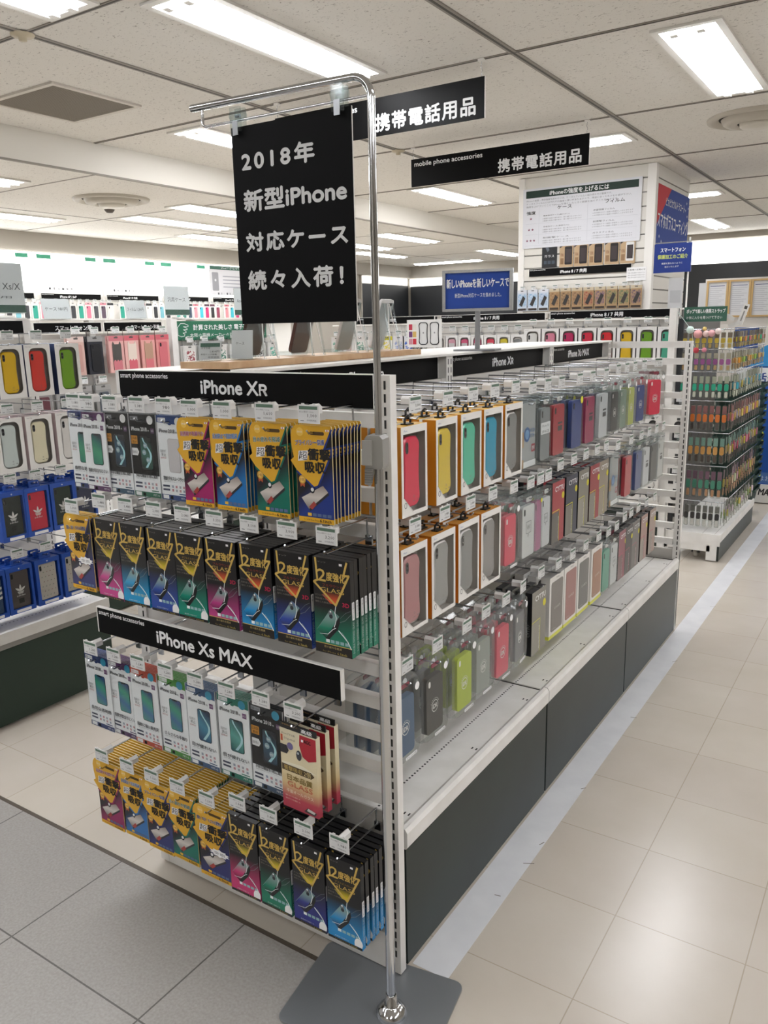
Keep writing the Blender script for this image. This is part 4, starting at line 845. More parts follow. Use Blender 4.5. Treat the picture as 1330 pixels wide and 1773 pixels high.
# ================================================================== STOCK ON THE MAIN GONDOLA
rnd = random.Random(11)
CNT = ['frontmost']+[o+' in stack' for o in ORD[1:]]
def stack(key, builder, face, u, z, front, n, pitch, desc, where, cat, hook=None, jz=.0, fan=0.0, twist=0.0, hz=None, price='1,080', hoff=0.0, kind='packages'):
    """n equal packs one behind the other on one peg hook. face 'end' looks to -y, 'long' to +x"""
    for i in range(n):
        d = front-i*pitch
        loc = (u+rnd.uniform(-.0012, .0012), -d, z-rnd.uniform(0, jz)) if face == 'end' else (BX[face]+front-i*pitch*math.cos(twist), u-i*pitch*math.sin(twist)+rnd.uniform(-.002, .002), z-rnd.uniform(0, jz))
        rz = (0 if face == 'end' else PI/2)+twist+rnd.uniform(-.012, .012)
        o = place(key, builder, loc, (-fan*i/max(1, n-1) if n > 1 else 0, 0, rz), '%s, %s, %s' % (desc, CNT[i], where), cat, '%s on the %s' % (kind, where))
    if hook:
        L, zz = hook
        tb = .018 if face != 'long' else .014 if 'box' in cat else .030
        hk = 'hook%.3f_%s_%.3f' % (L, price, tb)
        loc = (u+hoff, -.002, zz) if face == 'end' else (BX[face]+front+.006-L*math.cos(twist), u+hoff-L*math.sin(twist), zz)
        place(hk, peg_hook(L, price, tb), loc, 0 if face == 'end' else PI/2+twist, 'price hook of %s, %s' % (desc, where), 'hook', 'peg hooks of the %s' % where)
BX = {'long': 0.0, 'rack': -1.88, 'mid': -2.78, 'wall': -7.83}
F1 = .13
r1 = 'rack end top row'; zt = 1.268
def fp(*a, **k): return film_pack(*a, **k)
GR = [(0, '2c7a6a'), (.45, '3c9a72'), (.8, '2f6f66'), (1, '2a3e4a')]; BLU = [(0, '1b3f62'), (.5, '3f86a4'), (1, '20354f')]; TEAL = [(0, '1d5a5c'), (.5, '58a49a'), (1, '1f4450')]; PHO = [(0, '4a8f86'), (.35, '3c6f9a'), (.7, '3a9a7c'), (1, '34507a')]; DKB = [(0, '16222f'), (.5, '2a4f66'), (1, '141a22')]; DKG = [(0, '16241f'), (.5, '3c6a5c'), (1, '141a1a')]
specs = [('w1', fp(.08, .18, '2c3c72', GR, '自然な透明感', white_dot=True), -.772, .128, 'white packet with navy top and green phone', '1,080'),
         ('w2', fp(.08, .18, '54285a', GR, '指紋が目立ちにくい', white_dot=True), -.716, .134, 'white packet with purple top and green phone', '980'),
         ('b3', fp(.083, .182, '2a2c30', DKB, '多彩な機能を1枚に集約', dark=True, white_dot=True, foot='2f4f66'), -.642, .13, 'black packet with blue glowing phone', '1,080'),
         ('b4', fp(.083, .182, '2a2c30', DKG, '多彩な機能を1枚に集約', dark=True, white_dot=True, foot='2c6a52'), -.555, .13, 'black packet with green glowing phone', '1,180'),
         ('w5', fp(.08, .182, '2d4880', GR, '背面を守るスムースタッチ', white_dot=True, plain=True), -.472, .128, 'white packet with blue top and pale phone', '980')]
for (k, b, u, fr, d, pr) in specs: stack(k, b, 'end', u, zt-.181, fr, 3, .006, d, r1, 'film packet', (fr+.012, zt-.012), price=pr, fan=.01)
for (k, col, tl, u, n, d, pr) in (('y1', '9a1d60', '高透明で色鮮やか', -.391, 3, 'yellow film packet with magenta lower half', '1,000'), ('y2', '1a6fb2', '反射防止で指紋軽減', -.3, 5, 'yellow film packet with bright blue lower half', '1,000'),
                             ('y3', '0d6a5a', '目の疲れを軽減', -.188, 7, 'yellow film packet with teal green lower half', '1,610'), ('y4', '1c3480', 'プライバシー保護', -.083, 9, 'yellow film packet with navy blue lower half', '1,100')):
    stack(k, shock_pack(.083, .184, col, tl), 'end', u, zt-.184, F1+.004, n, .0105, d, r1, 'film packet', (F1+.016, zt-.013), price=pr, fan=.05)
r2 = 'rack end second row'; zb = .824
stack('y0', shock_pack(.088, .187, '29306a', '割れ・欠け・キズの心配無用', burst=True), 'end', -.806, .833, .138, 4, .009, 'yellow film packet with white burst, leftmost', r2, 'film packet', (.15, 1.008), price='1,000', fan=.02)
gl = [('c23c86', 'c9b41c', 0, 'pink film box with yellow arrow tip'), ('1c93c8', 'c9b41c', 0, 'sky blue film box with yellow arrow tip'), ('2b4a9c', 'c9b41c', 0, 'navy film box with yellow arrow tip'), ('178470', 'c9b41c', 0, 'teal film box with yellow arrow tip'),
      ('b23a7e', 'd2532a', 1, 'pink film box with orange arrow tip'), ('1b86c4', 'd2532a', 1, 'sky blue film box with orange arrow tip'), ('25429c', 'd2532a', 1, 'navy film box with orange arrow tip'), ('137a60', 'd2532a', 1, 'teal film box with orange arrow tip')]
gp = ['1,480', '1,480', '2,080', '2,080', '3,130', '3,100', '3,000', '3,200']
for i, (c, tr, td, d) in enumerate(gl):
    u = (-.713, -.622, -.529, -.439, -.346, -.25, -.152, -.056)[i]
    stack('g%d' % i, glass_box(.0875, .193, .0125, c, tr, td), 'end', u, zb, F1+.003, 8, .0148, d, r2, 'film box', (F1+.012, zb+.205), price=gp[i], hoff=.0, jz=.0015)
r3 = 'rack end third row'; zb = .464
wl = [('w31', '26386c', PHO, '自然な透明感', 'white packet with navy top and blue sticker'), ('w32', '4a2456', PHO, '指紋が目立ちにくい', 'white packet with purple top and blue sticker'), ('w33', 'b8452a', PHO, '指紋に強い高光沢', 'white packet with orange top and blue sticker'),
      ('w34', '3f8a2e', PHO, 'さらさらな手触り', 'white packet with green top and blue sticker'), ('w35', '2c4f78', BLU, '目が疲れない', 'white packet with steel blue top and blue sticker'), ('w36', '17705c', TEAL, '目が疲れない', 'white packet with dark teal top and blue sticker')]
for i, (k, c, g, tx, d) in enumerate(wl):
    u = (-.799, -.713, -.627, -.533, -.437, -.342)[i]
    stack(k, fp(.091, .198, c, g, tx), 'end', u, zb, F1+.004-.003*(i % 2), 6, .0052, d, r3, 'film packet', (F1+.016, zb+.186), price='1,280', fan=.012)
stack('b37', fp(.093, .198, '2a2c30', DKB, '多彩な機能を1枚に集約', dark=True, foot='2c4560'), 'end', -.247, zb, F1, 3, .007, 'black packet with blue sticker', r3, 'film packet', (F1+.012, zb+.186), price='1,280')
stack('a38', beige_red_box(), 'end', -.150, .452, F1+.012, 3, .031, 'beige and red box with black tab', r3, 'film box', (F1+.022, .452+.200), price='3,200', twist=-.04)
r4 = 'rack end bottom row'
for i, (k, c, tl, bu, d) in enumerate((('y41', '8c1c58', '高透明で色鮮やか', 0, 'yellow film packet with magenta lower half'), ('y42', '2f6fae', '反射防止で指紋軽減', 0, 'yellow film packet with bright blue lower half'), ('y43', '28306c', 'プライバシー保護', 0, 'yellow film packet with navy lower half'),
                                  ('y44', '0f6c5e', '目の疲れを軽減', 0, 'yellow film packet with teal lower half'), ('y45', '262c66', '割れ・欠け・キズの心配無用', 1, 'yellow film packet with white burst'))):
    u = (-.802, -.706, -.616, -.527, -.43)[i]
    stack(k, shock_pack((.093, .085, .089, .087, .098)[i], .186, c, tl, '6.5inch', bu), 'end', u, (.180, .182, .178, .182, .172)[i], F1+.004, 13, .0092, d, r4, 'film packet', (F1+.016, .356), price='1,200', fan=.02)
gl4 = [('c2356f', 'pink film box'), ('14785e', 'teal film box'), ('272f80', 'navy film box'), ('1a86c4', 'sky blue film box')]
for i, (c, d) in enumerate(gl4):
    stack('g4%d' % i, glass_box(.0885, .2, .0125, c, 'cdb81e', 0), 'end', (-.335, -.243, -.146, -.052)[i], .168, F1+.004, 7, .0172, d, r4, 'film box', (F1+.014, .379), price=('1,980', '3,480', '2,100', '1,980')[i], jz=.0015)

# ---- long side
FX = -.04
def ls(*a, **k): stack(*a, **k)
q1 = 'long side top row'; zb = 1.046; OR = 'cc8420'
for i, (c, d) in enumerate((('cf3550', 'orange sided box with red case'), ('cdb43c', 'orange sided box with yellow case'), ('52b79a', 'orange sided box with mint case'), ('2a93b4', 'orange sided box with blue case'), ('6a6967', 'orange sided box with smoky grey case'))):
    stack('o%d' % i, iface_box(.107, .193, .034, OR, c, top='d9a93a', clear=(i == 4)), 'long', (.153, .295, .418, .537, .662)[i], zb, FX, 3, .042, d, q1, 'phone case box', (.32, zb+.206), price='3,300', twist=(0, .03, 0, 0, 0)[i], kind='boxes')
lo = [('bd', 'clear_badge', '9aa0a2', 'badge', .775, 4, 'clear pack with blue and red badges'), ('c7', '', '84888a', 'label', .885, 3, 'grey clear pack with white label'), ('c8', '', 'b02836', 'lines', .99, 1, 'clear pack with slim red case'), ('c8b', '', '1f1e20', 'plain', .99, 3, 'clear pack with slim black case'),
      ('c9', '', '2f4386', 'sticker', 1.145, 3, 'clear pack with blue case and yellow sticker'), ('c10', '', 'a52456', 'lines', 1.265, 1, 'clear pack with crimson case'), ('c10b', '', '1c1b1f', 'plain', 1.265, 2, 'clear pack with black case beside crimson one'), ('c11', '', 'd2d3d6', 'lines', 1.40, 1, 'clear pack with white case'), ('c11b', '', '5d3a72', 'plain', 1.40, 2, 'clear pack with violet case')]
for (k, _, c, kd, u, n, d) in lo:
    off = {'c8b': .026, 'c10b': .026, 'c11b': .026}.get(k, 0)
    stack(k, clear_pack(.105 if kd != 'label' else .088, .186, .018, c, kind=kd), 'long', u, zb+.004, FX-off, n, .025, d, q1, 'phone case pack', None if off else (.32, zb+.180), price='2,200')
for (k, c, u, n, d, tw) in (('c12', '38383a', 1.53, 3, 'clear tray with charcoal case', 0), ('c13', '7d8f80', 1.63, 3, 'clear tray with sage green case', 0), ('c14', 'a7b03c', 1.73, 2, 'clear tray with lime case', 0), ('c15', '33427e', 1.85, 3, 'clear tray with navy case', -.1), ('c16', 'd8324e', 2.005, 4, 'clear tray with bright red case', -.38)):
    stack(k, blister(.118, .196, .02, c), 'long', u, zb+.002 if k != 'c16' else zb+.012, FX if k != 'c16' else FX+.012, n, .024, d, q1, 'phone case tray', (.32, zb+.188), price='1,980', twist=tw)
q2 = 'long side middle row'; zb = .782
for i, (c, d) in enumerate((('a9787a', 'orange sided box with clear rosy case'), ('d9d9d8', 'orange sided box with clear colourless case'), ('8f8880', 'orange sided box with clear taupe case'), ('b39c97', 'orange sided box with clear pale pink case'))):
    stack('p%d' % i, iface_box(.112, .197, .034, 'c9761c', c, top='c98a2c', clear=(i > 0), lens=True), 'long', (.146, .278, .407, .531)[i], zb, FX, 3, .042, d, q2, 'phone case box', (.32, zb+.21), price='3,480', kind='boxes')
stack('p5', blister(.118, .196, .02, 'd0405a'), 'long', .652, zb+.004, FX+.004, 4, .024, 'clear tray with coral red case', q2, 'phone case tray', (.32, zb+.19), price='1,880')
mid = [('p6', 'd5d5d4', 'bubble', .775, 2, 'clear pack with white speech-bubble case', .105), ('p6b', '4a9f88', 'plain', .775, 2, 'clear pack with mint case', .105), ('p7', 'b0628c', 'sticker', .845, 2, 'clear pack with mauve case and yellow sticker', .06), ('p8', 'cfcfd2', 'bubble', .905, 3, 'second clear pack with white speech-bubble case', .08)]
for (k, c, kd, u, n, d, w) in mid: stack(k, clear_pack(w, .186, .018, c, kind=kd), 'long', u, zb+.004, FX-(.052 if k == 'p6b' else 0), n, .026, d, q2, 'phone case pack', None if k == 'p6b' else (.32, zb+.180), price='2,000')
for (k, tp, lw, sd, u, n, d) in (('p9', '97303a', '55524e', '26262a', 1.0, 4, 'slim carton with dark red top'), ('p10', '2c3244', '6d6a62', '202228', 1.115, 3, 'slim carton with navy top'), ('p11', '77746a', '8a877c', '0f0f11', 1.225, 4, 'slim black-sided carton with grey front'), ('p12', '8e3038', '77746a', '3a2024', 1.335, 3, 'slim carton with wine red top'), ('p13', '8a8172', '8d8574', '1a191a', 1.43, 3, 'slim carton with taupe top')):
    stack(k, slim_box(.098, .19, .021, tp, lw, side=sd), 'long', u, zb+.002, FX, n, .031, d, q2, 'phone case carton', (.32, zb+.196), price='2,780')
stack('p14', clear_pack(.105, .186, .018, '9aa0a2', kind='badge'), 'long', 1.565, zb+.004, FX, 3, .026, 'clear pack with blue badge', q2, 'phone case pack', (.32, zb+.18), price='1,280')
for (k, c, kd, u, n, d) in (('p15', 'c23040', 'plain', 1.725, 2, 'clear pack with slim red case'), ('p16', '42538c', 'plain', 1.86, 3, 'clear pack with slate blue case'), ('p17', 'd6d7da', 'lines', 1.97, 2, 'clear pack with white printed case'), ('p18', '45464a', 'plain', 2.08, 3, 'clear pack with dark grey case'), ('p19', 'cfcfcd', 'lines', 2.185, 2, 'clear pack with pale case at far frame')):
    stack(k, clear_pack(.098, .188, .018, c, kind=kd), 'long', u, zb+.004, FX, n, .026, d, q2, 'phone case pack', (.32, zb+.18), price='1,980')
q3 = 'long side bottom row'; zb = .474
for i, (c, u, d) in enumerate((('48607e', .105, 'clear tray with slate blue case'), ('3f3d3b', .240, 'clear tray with charcoal case'), ('a9b932', .382, 'clear tray with lime green case'), ('8e938c', .497, 'clear tray with sage grey case'), ('cc3f58', .612, 'clear tray with coral red case'), ('5a5a60', .735, 'clear tray with steel grey case'))):
    stack('q%d' % i, blister(.128, .203, .022, c), 'long', u, zb+.002, FX+(0, 0, .004, 0, .004, 0)[i], 4, .034, d, q3, 'phone case tray', (.32, zb+.194), price='1,880', twist=(0, 0, 0, 0, 0, .1)[i])
stack('q7', slim_box(.105, .198, .022, '807d74', '8a877c', side='141416'), 'long', .868, zb-.004, FX, 4, .032, 'slim black-sided carton with grey front', q3, 'phone case carton', (.32, zb+.2), price='2,780')
for i, (c, d) in enumerate((('7d7874', 'white-framed box with grey card'), ('9d7470', 'white-framed box with dusty pink card'), ('6e6d6b', 'white-framed box with dark grey card'), ('a07c68', 'white-framed box with tan card'))):
    stack('fb%d' % i, frame_box(.115, .203, .03, c), 'long', (1.008, 1.132, 1.257, 1.39)[i], zb-.002, FX, 4, .044, d, q3, 'phone case box', (.32, zb+.206), price='3,280', kind='boxes')
for (k, c, kd, u, n, d) in (('q12', '2d9c80', 'plain', 1.50, 3, 'clear pack with mint green case'), ('q13', 'cfd1d2', 'bubble', 1.595, 3, 'clear pack with white case'), ):
    stack(k, clear_pack(.092, .19, .018, c, kind=kd), 'long', u, zb-.002, FX, n, .028, d, q3, 'phone case pack', (.32, zb+.182), price='2,000')
for (k, tp, lw, sd, u, n, d) in (('q14', '8a4a58', '6a4a4e', '2a1c20', 1.69, 3, 'slim carton with dusky red front'), ('q15', '3a383a', '2a2a2c', '0e0e10', 1.775, 3, 'slim carton with black front'), ('q16', '6d6a68', '5c5a58', '161618', 1.87, 3, 'slim carton with dark grey front'), ('q17', 'a2847c', '8d847a', '2a2624', 1.985, 3, 'slim carton with dusty pink front'), ('q18', 'a08e84', '8d847a', '2a2624', 2.11, 3, 'slim carton with taupe front at far frame')):
    stack(k, slim_box(.095, .192, .022, tp, lw, line='b04a60', side=sd), 'long', u, zb-.002, FX, n, .034, d, q3, 'phone case carton', (.32, zb+.196), price='2,480')
# empty hooks and bars between the rows
for (z, us) in ((1.30, [.15+.12*k for k in range(18)]), (1.005, [.15+.13*k for k in range(16)])):
    pass
# ================================================================== LEFT RACK
def side_rack(name, xf, depth, y0, y1, z1, label, zs=.36, post=None):
    """rack facing +x whose lip is at xf"""
    g = empty(name, (0, 0, 0)); n = max(1, round((y1-y0)/.82)); L = (y1-y0)/n
    for i in range(n):
        a, b = y0+i*L+.002, y0+(i+1)*L-.002
        m = MB(); m.box(xf-depth, xf-.005, a, b, zs-.014, zs, RACK); m.box(xf-.014, xf, a, b, zs-.034, zs+.008, RACK); m.box(xf-.02, xf-.006, a, b, zs-.056, zs-.036, P('8d8b87', .4))
        for k in range(int((b-a)/.016)): m.add([(xf-.11, a+.006+k*.016, zs+.0005), (xf-.105, a+.006+k*.016, zs+.0005), (xf-.105, a+.0115+k*.016, zs+.0005), (xf-.11, a+.0115+k*.016, zs+.0005)], [(0, 1, 2, 3)], SLOT)
        m.build('base_shelf', g)
        m = MB(); m.box(xf-.03, xf-.012, a, b, .010, zs-.06, P('22362c', .4)); m.build('kick_panel', g)
        m = MB(); m.box(xf-depth-.006, xf-depth, a, b, zs-.02, z1-.07, P('cbc8c3', .5)); m.build('back_panel', g)
    for i in range(n+1):
        y = y0+i*L; m = MB(); m.box(xf-depth-.03, xf-depth+.012, y-.018, y+.018, .008, z1, RACK)
        for k in range(40): m.box(xf-depth+.012, xf-depth+.0126, y-.002, y+.002, .4+.025*k, .4165+.025*k, SLOT) if .4165+.025*k < z1 else None
        m.build('upright', g)
    if post: m = MB(); m.box(xf-depth+.021, xf-depth+.059, post, post+.045, .01, z1+.006, RACK); m.build('end_post', g)
    m = MB(); m.box(xf-2*depth-.03, xf-depth-.03, y0, y1, .010, zs, RACK); m.build('rear_base', g)
    m = MB(); m.box(xf-depth-.05, xf-depth+.02, y0, y1, z1, z1+.006, WHITE2); m.build('top_cap', g)
    return tag(g, label, 'store shelf')
side_rack('display_rack', -1.88, .36, -1.69, .73, 1.5, 'dark green based display rack along the left edge holding case boxes')
header(.78, 'スマートフォン用ケース', (-2.22, .315, 1.445), PI/2, 'black header strip on the left rack behind the yellow case box', .3, .8, .05, None, 0, .0006, .008, .036)
header(.78, 'スマートフォン用ケース', (-2.22, -.51, 1.445), PI/2, 'black header strip of the left rack bay outside the frame', .3, .8, .05, None, 0, .0006, .008, .036)
FR = -.04
w_ = 'left rack top row'
for k, c, u, d in (('l1', 'd9b01e', .440, 'white case box with yellow case'), ('l2', 'd23a30', .555, 'white case box with orange-red case'), ('l3', '6f9e22', .682, 'white case box with green case')):
    stack(k, iface_box(.108, .19, .034, '39466a', c, top='5a6480', chamfer=False, clip=False), 'rack', u, 1.214, FR, 3, .038, d, w_, 'phone case box', (.30, 1.404), price='3,300', twist=(.0, .0, .02)[int(k[1])-1], kind='boxes')
w_ = 'left rack second row'
for k, c, u, d in (('l4', 'c3cdcb', .405, 'white case box with pale grey-green case'), ('l5', 'ddd6b8', .527, 'white case box with bulging cream case'), ('l6', 'd9d6d3', .655, 'white case box with white case partly hidden')):
    stack(k, iface_box(.112, .2, .034, 'd9c9c9', c, top='d8bfc2', chamfer=False, clip=False), 'rack', u, .944, FR, 3, .038, d, w_, 'phone case box', (.30, 1.144), price='3,300', kind='boxes')
o = MB(); o.disc(-.012, .058, .010, -.004, P('c05a68', .4), 12, rz=.007); 
for ob in list(bpy.data.objects):
    if ob.get('label', '').startswith('white case box with bulging cream case, at the front'):
        k = o.build('round_sticker', ob)
w_ = 'left rack third row'
for k, c, art, u, d in (('l7', '1c2420', 'tref', .382, 'blue sports case box with black case'), ('l8', 'c0203a', 'tref', .485, 'blue sports case box with red case'), ('l9', '18291f', 'tref', .597, 'blue sports case box with dark green case'), ('l10', '2a2f4a', 'tref', .695, 'blue sports case box with dark blue case')):
    stack(k, sport_box(.106, .186, .03, c, art), 'rack', u, .690, FR, 3, .034, d, w_, 'phone case box', (.30, .890), price='3,780', twist=(.02, .02, -.01, 0)[int(k[1:])-7], kind='boxes')
w_ = 'left rack bottom row'
for k, c, art, u, d in (('l11', '2d4668', 'stripe', .262, 'blue sports case box with white stripes'), ('l12', '4a4444', 'tref', .373, 'blue sports case box with dark floral case'), ('l13', 'b9b5ad', 'speck', .492, 'blue sports case box with speckled white case'), ('l14', 'b3b0a8', 'speck', .612, 'blue sports case box with second speckled case')):
    stack(k, sport_box(.108, .182, .03, c, art), 'rack', u, .410, FR, 3, .034, d, w_, 'phone case box', (.30, .606), price='3,780', kind='boxes')

# tall card stands on the racks
def topper(w, h, loc, rz, main, label, foot='3f6355', sub=None):
    t = empty('card_stand', loc, rz); m = MB(); m.box6(-w/2, w/2, 0, .003, .02, h, P('f5f5f6', .6), WHITE2); m.rect(-w/2, w/2, .022, .052, -.0004, P(foot, .5))
    m.text(main, -w/2+w*.12, h*.52, w/2-w*.08, h*.52+.026, -.0006, P('55585e', .5), res=2, keep='r' if len(main) < 5 else 'l')
    if sub: m.text(sub, -w/2+w*.14, h*.36, w*.2, h*.36+.010, -.0006, TXTG, res=1)
    m.build('card', t); m = MB(); C = CLEAR(); m.box(-w/2-.004, w/2+.004, -.003, -.0015, .015, h+.004, C); m.box(-w/2-.004, w/2+.004, -.03, .03, 0, .0015, C); m.box(-.02, .02, -.03, .03, .0015, .01, WHITE2); m.build('holder', t)
    return tag(t, label, 'sign')
topper(.19, .215, (-2.26, .66, 1.506), PI/2, 'Xs/X', 'tall white card stand with green foot on the left rack top', sub='専用')
topper(.19, .185, (-2.86, 2.14, 1.512), PI/2, '汎用ケース', 'white card stand with green foot above the green banner header')
topper(.19, .185, (-2.86, 2.72, 1.512), PI/2, 'Android用', 'white card stand with green foot just left of the poster bottom')

# ================================================================== SECOND RACK BEHIND IT
side_rack('display_rack', -2.56, .31, .80, 2.98, 1.506, 'white display rack behind the left rack carrying pink and dark case packs', post=2.035)
header(.40, 'スマートフォン用', (-2.850, 1.375, 1.447), PI/2, 'short black header strip left of its twin behind the price tags', .3, .85, .046, None, 0, .0006, .008, .032)
header(.40, 'スマートフォン汎用', (-2.850, 1.795, 1.447), PI/2, 'short black header strip above the pink cat-eared packs', .45, .95, .046, None, 0, .0006, .008, .032)
t = empty('header_sign', (-2.850, 2.50, 1.385), PI/2); m = MB(); m.box(-.40, .40, -.004, 0, 0, .112, P('1f6a4e', .45))
m.text('計算された美しさ 電子基板ケース', -.26, .058, .385, .092, -.0046, TXT, bold=.0008, res=2); m.text('大阪の電機メーカーの設計技術から生まれた', -.29, .018, .385, .04, -.0046, TXT, res=1)
for (a, b, c) in ((-.375, .03, .085), ): m.stroke([(-.385, .075), (-.36, .098), (-.33, .098), (-.30, .088), (-.30, .08), (-.34, .08), (-.31, .07), (-.31, .062), (-.34, .062), (-.32, .052), (-.32, .045), (-.345, .043), (-.33, .035), (-.335, .025), (-.36, .022), (-.385, .03), (-.385, .075)], .0032, -.0046, TXT)
m.build('banner', t); tag(t, 'green banner header with white lettering and a pointing hand', 'sign')
w_ = 'second rack'
pk = [('m1', 'd3bdb6', 'c9a79e', 'b98f86', 'case', 1.36, 'pale rose case pack'), ('m2', '8f8d8c', '22232c', '16171c', 'case', 1.475, 'black case pack with blue badge'), ('m3', 'c4727a', 'd9a8a2', '4a4744', 'cat', 1.61, 'pink pack with black cat-eared case'), ('m4', 'c9606c', 'd9a8a2', 'd8c9bd', 'cat', 1.71, 'pink pack with cream cat-eared case'), ('m5', 'cf7078', 'd99e98', 'b08d78', 'cat', 1.825, 'pink pack with tan cat-eared case'), ('m6', 'c9606c', 'd58f8c', 'c76a72', 'case', 1.935, 'pink pack next to the white post')]
for (k, tp, bd, ar, sh, u, d) in pk: stack(k, card_pack(.094, .195, .012, tp, bd, ar, sh), 'mid', u, 1.228, 0.0, 2, .02, d, w_+' top row', 'case pack', (.075, 1.418), price='1,580')
for (k, ar, u, d) in (('m7', '2b3430', 1.02, 'dark green case pack'), ('m8', '5a3038', 1.14, 'maroon case pack'), ('m9', '39404a', 1.26, 'slate case pack'), ('m10', '24262a', 1.38, 'black case pack'), ('m11', '4a5058', 1.50, 'grey case pack')):
    stack(k, card_pack(.094, .18, .012, '9a9896', '8b8a88', ar, 'case'), 'mid', u, .99, 0.0, 2, .02, d, w_+' lower row', 'case pack', (.075, 1.165), price='1,280')
for i, (c, u) in enumerate((('8a3a44', 2.14), ('a2505a', 2.26), ('2f6a58', 2.40), ('3a3c40', 2.52), ('3f8570', 2.64), ('2a2c30', 2.76), ('4aa08a', 2.88))):
    stack('mg%d' % i, card_pack(.09, .19, .012, 'c9c7c3', 'cfcdca', c, 'pattern'), 'mid', u, 1.165, .0, 2, .02, '%s case pack, %s from white post' % (('dark red', 'rose', 'green', 'charcoal', 'sea green', 'black', 'mint')[i], NTH[i]), 'under green banner', 'case pack', (.075, 1.355), price='1,580')

# ================================================================== CROSS RACK WITH SMALL CASES, BEHIND THE GONDOLA
g = empty('display_rack', (0, 0, 0))
for i, (a, b) in enumerate(((-3.0, -2.15), (-2.145, -1.29), (-1.285, -.415))):
    m = MB(); m.box(a, b, 4.03, 4.036, .3, 1.46, P('cfccc7', .5)); m.build('back_panel', g); m = MB(); m.box(a, b, 3.68, 4.03, .33, .345, RACK); m.box(a, b, 3.672, 3.684, .3, .352, RACK); m.build('base_shelf', g); m = MB(); m.box(a, b, 3.69, 3.7, .01, .3, GREENK); m.build('kick_panel', g)
for x in (-3.0, -2.147, -1.287):
    m = MB(); m.box(x-.02, x+.02, 4.027, 4.05, .01, 1.504, RACK); m.build('upright', g)
m = MB(); m.box(-.415, -.375, 3.695, 3.742, .01, 1.512, RACK); m.box(-.415, -.378, 4.03, 4.05, .01, 1.505, RACK); m.build('end_post', g); m = MB(); m.box(-3.0, -.37, 4.0, 4.06, 1.506, 1.511, WHITE2); m.build('top_cap', g)
m = MB(); m.tube([(-2.9, 3.72, 1.452), (-.43, 3.72, 1.452)], .004, WHITE2, 6); m.build('tag_rail', g)
tag(g, 'white display rack running crosswise behind the gondola with small phone case boxes', 'store shelf')
header(.80, 'iPhone 8 / 7 共用', (-1.71, 3.99, 1.462), 0, 'black header strip on the cross rack behind the small blue sign', .33, .68, .046, 'smart phone accessories', 0, .0008, .010, .036)
header(.84, 'iPhone 8 / 7 共用', (-.85, 3.99, 1.464), 0, 'black header strip on the cross rack below the brown packs', .33, .80, .048, 'smart phone accessories', 0, .0008, .010, .038)
header(.80, 'iPhone 8 / 7 共用', (-2.57, 3.99, 1.462), 0, 'black header strip on the cross rack just left of the pole', .33, .68, .046, 'smart phone accessories', 0, .0008, .010, .036)
def end_place(key, b, x, y, z, d, cat, grp, rz=0): return place(key, b, (x, y, z), rz, d, cat, grp)
for i, c in enumerate(('c9c9c9', 'd3a0ae', 'c5587a', 'cf5a80', 'd0445a', 'cdbd3a', 'c6c6c4')):
    nm = ('clear', 'pale pink', 'rose pink', 'deep pink', 'red', 'yellow', 'second clear')[i]
    for j in range(2): end_place('s%d' % i, iface_box(.094, .2, .03, 'd8d8d6', c, chamfer=False, clip=False, clear=(i in (0, 6)), phone='c4c4c6', front='e3e2e0', lens=False), -1.995+.0985*i, 3.75+j*.04, 1.17, 'small white box with %s rimmed clear case, %s in its stack, cross rack' % (nm, ORD[j]), 'phone case box', 'rimmed clear case boxes on the cross rack')
    place('hk_s', peg_hook(.26, '1,980'), (-1.995+.0985*i, 4.02, 1.382), 0, 'peg hook and price tag above the %s rimmed case, cross rack' % nm, 'hook', 'peg hooks of the cross rack')
for i, c in enumerate(('d9d9d8', 'd6859c', 'b3285c', 'cf2f48', 'cf2a34', 'd3ae24', '6a9a26', '4aa88c')):
    nm = ('white', 'pink', 'magenta', 'rose red', 'bright red', 'yellow', 'green', 'mint')[i]
    for j in range(2): end_place('t%d' % i, iface_box(.116, .225, .03, '17181a', c, top='101113', chamfer=False, clip=False, front='e3e2e0'), -1.298+.1235*i, 3.75+j*.04, 1.18, 'black-topped white box with %s case, %s in its stack, cross rack' % (nm, ORD[j]), 'phone case box', 'black-topped case boxes on the cross rack')
    place('hk_s', peg_hook(.26, '1,980'), (-1.298+.1235*i, 4.02, 1.414), 0, 'peg hook and price tag above the %s black-topped box, cross rack' % nm, 'hook', 'peg hooks of the cross rack')
t = empty('sample_board', (-2.09, 3.702, 1.292)); m = MB(); m.box6(-.14, .14, 0, .006, 0, .19, P('dedddb', .5), WHITE2)
for k in range(6): m.rect(-.125+.032*(k % 2), -.096+.032*(k % 2), .02+.05*(k//2), .06+.05*(k//2), -.0004, P(('c48a94', 'c02a3c', '6a3a70', 'c9a85a', 'b8344a', 'd8d3cc')[k], .5))
m.box(-.09, -.07, .004, .012, .155, .175, STEEL); m.box(.07, .09, .004, .012, .155, .175, STEEL); m.build('board', t)
for s_, c in ((-.005, 'd6d6d6'), (.085, 'dcdcdc')):
    m = MB(); m.ring(wavy_case(s_-.036, s_+.036, .018, .172, .05), [(s_+(p[0]-s_)*.88, .095+(p[1]-.095)*.94) for p in wavy_case(s_-.036, s_+.036, .018, .172, .05)], -.006, 0, P('2d2d30', .3)); m.poly([(s_+(p[0]-s_)*.88, .095+(p[1]-.095)*.94) for p in wavy_case(s_-.036, s_+.036, .018, .172, .05)], -.002, P(c, .3)); m.disc(s_, .1, .006, -.003, P('8a8a8c'), 10); m.build('phone_case', t)
tag(t, 'white sample board with two black-rimmed clear cases left of small blue sign', 'sample board')
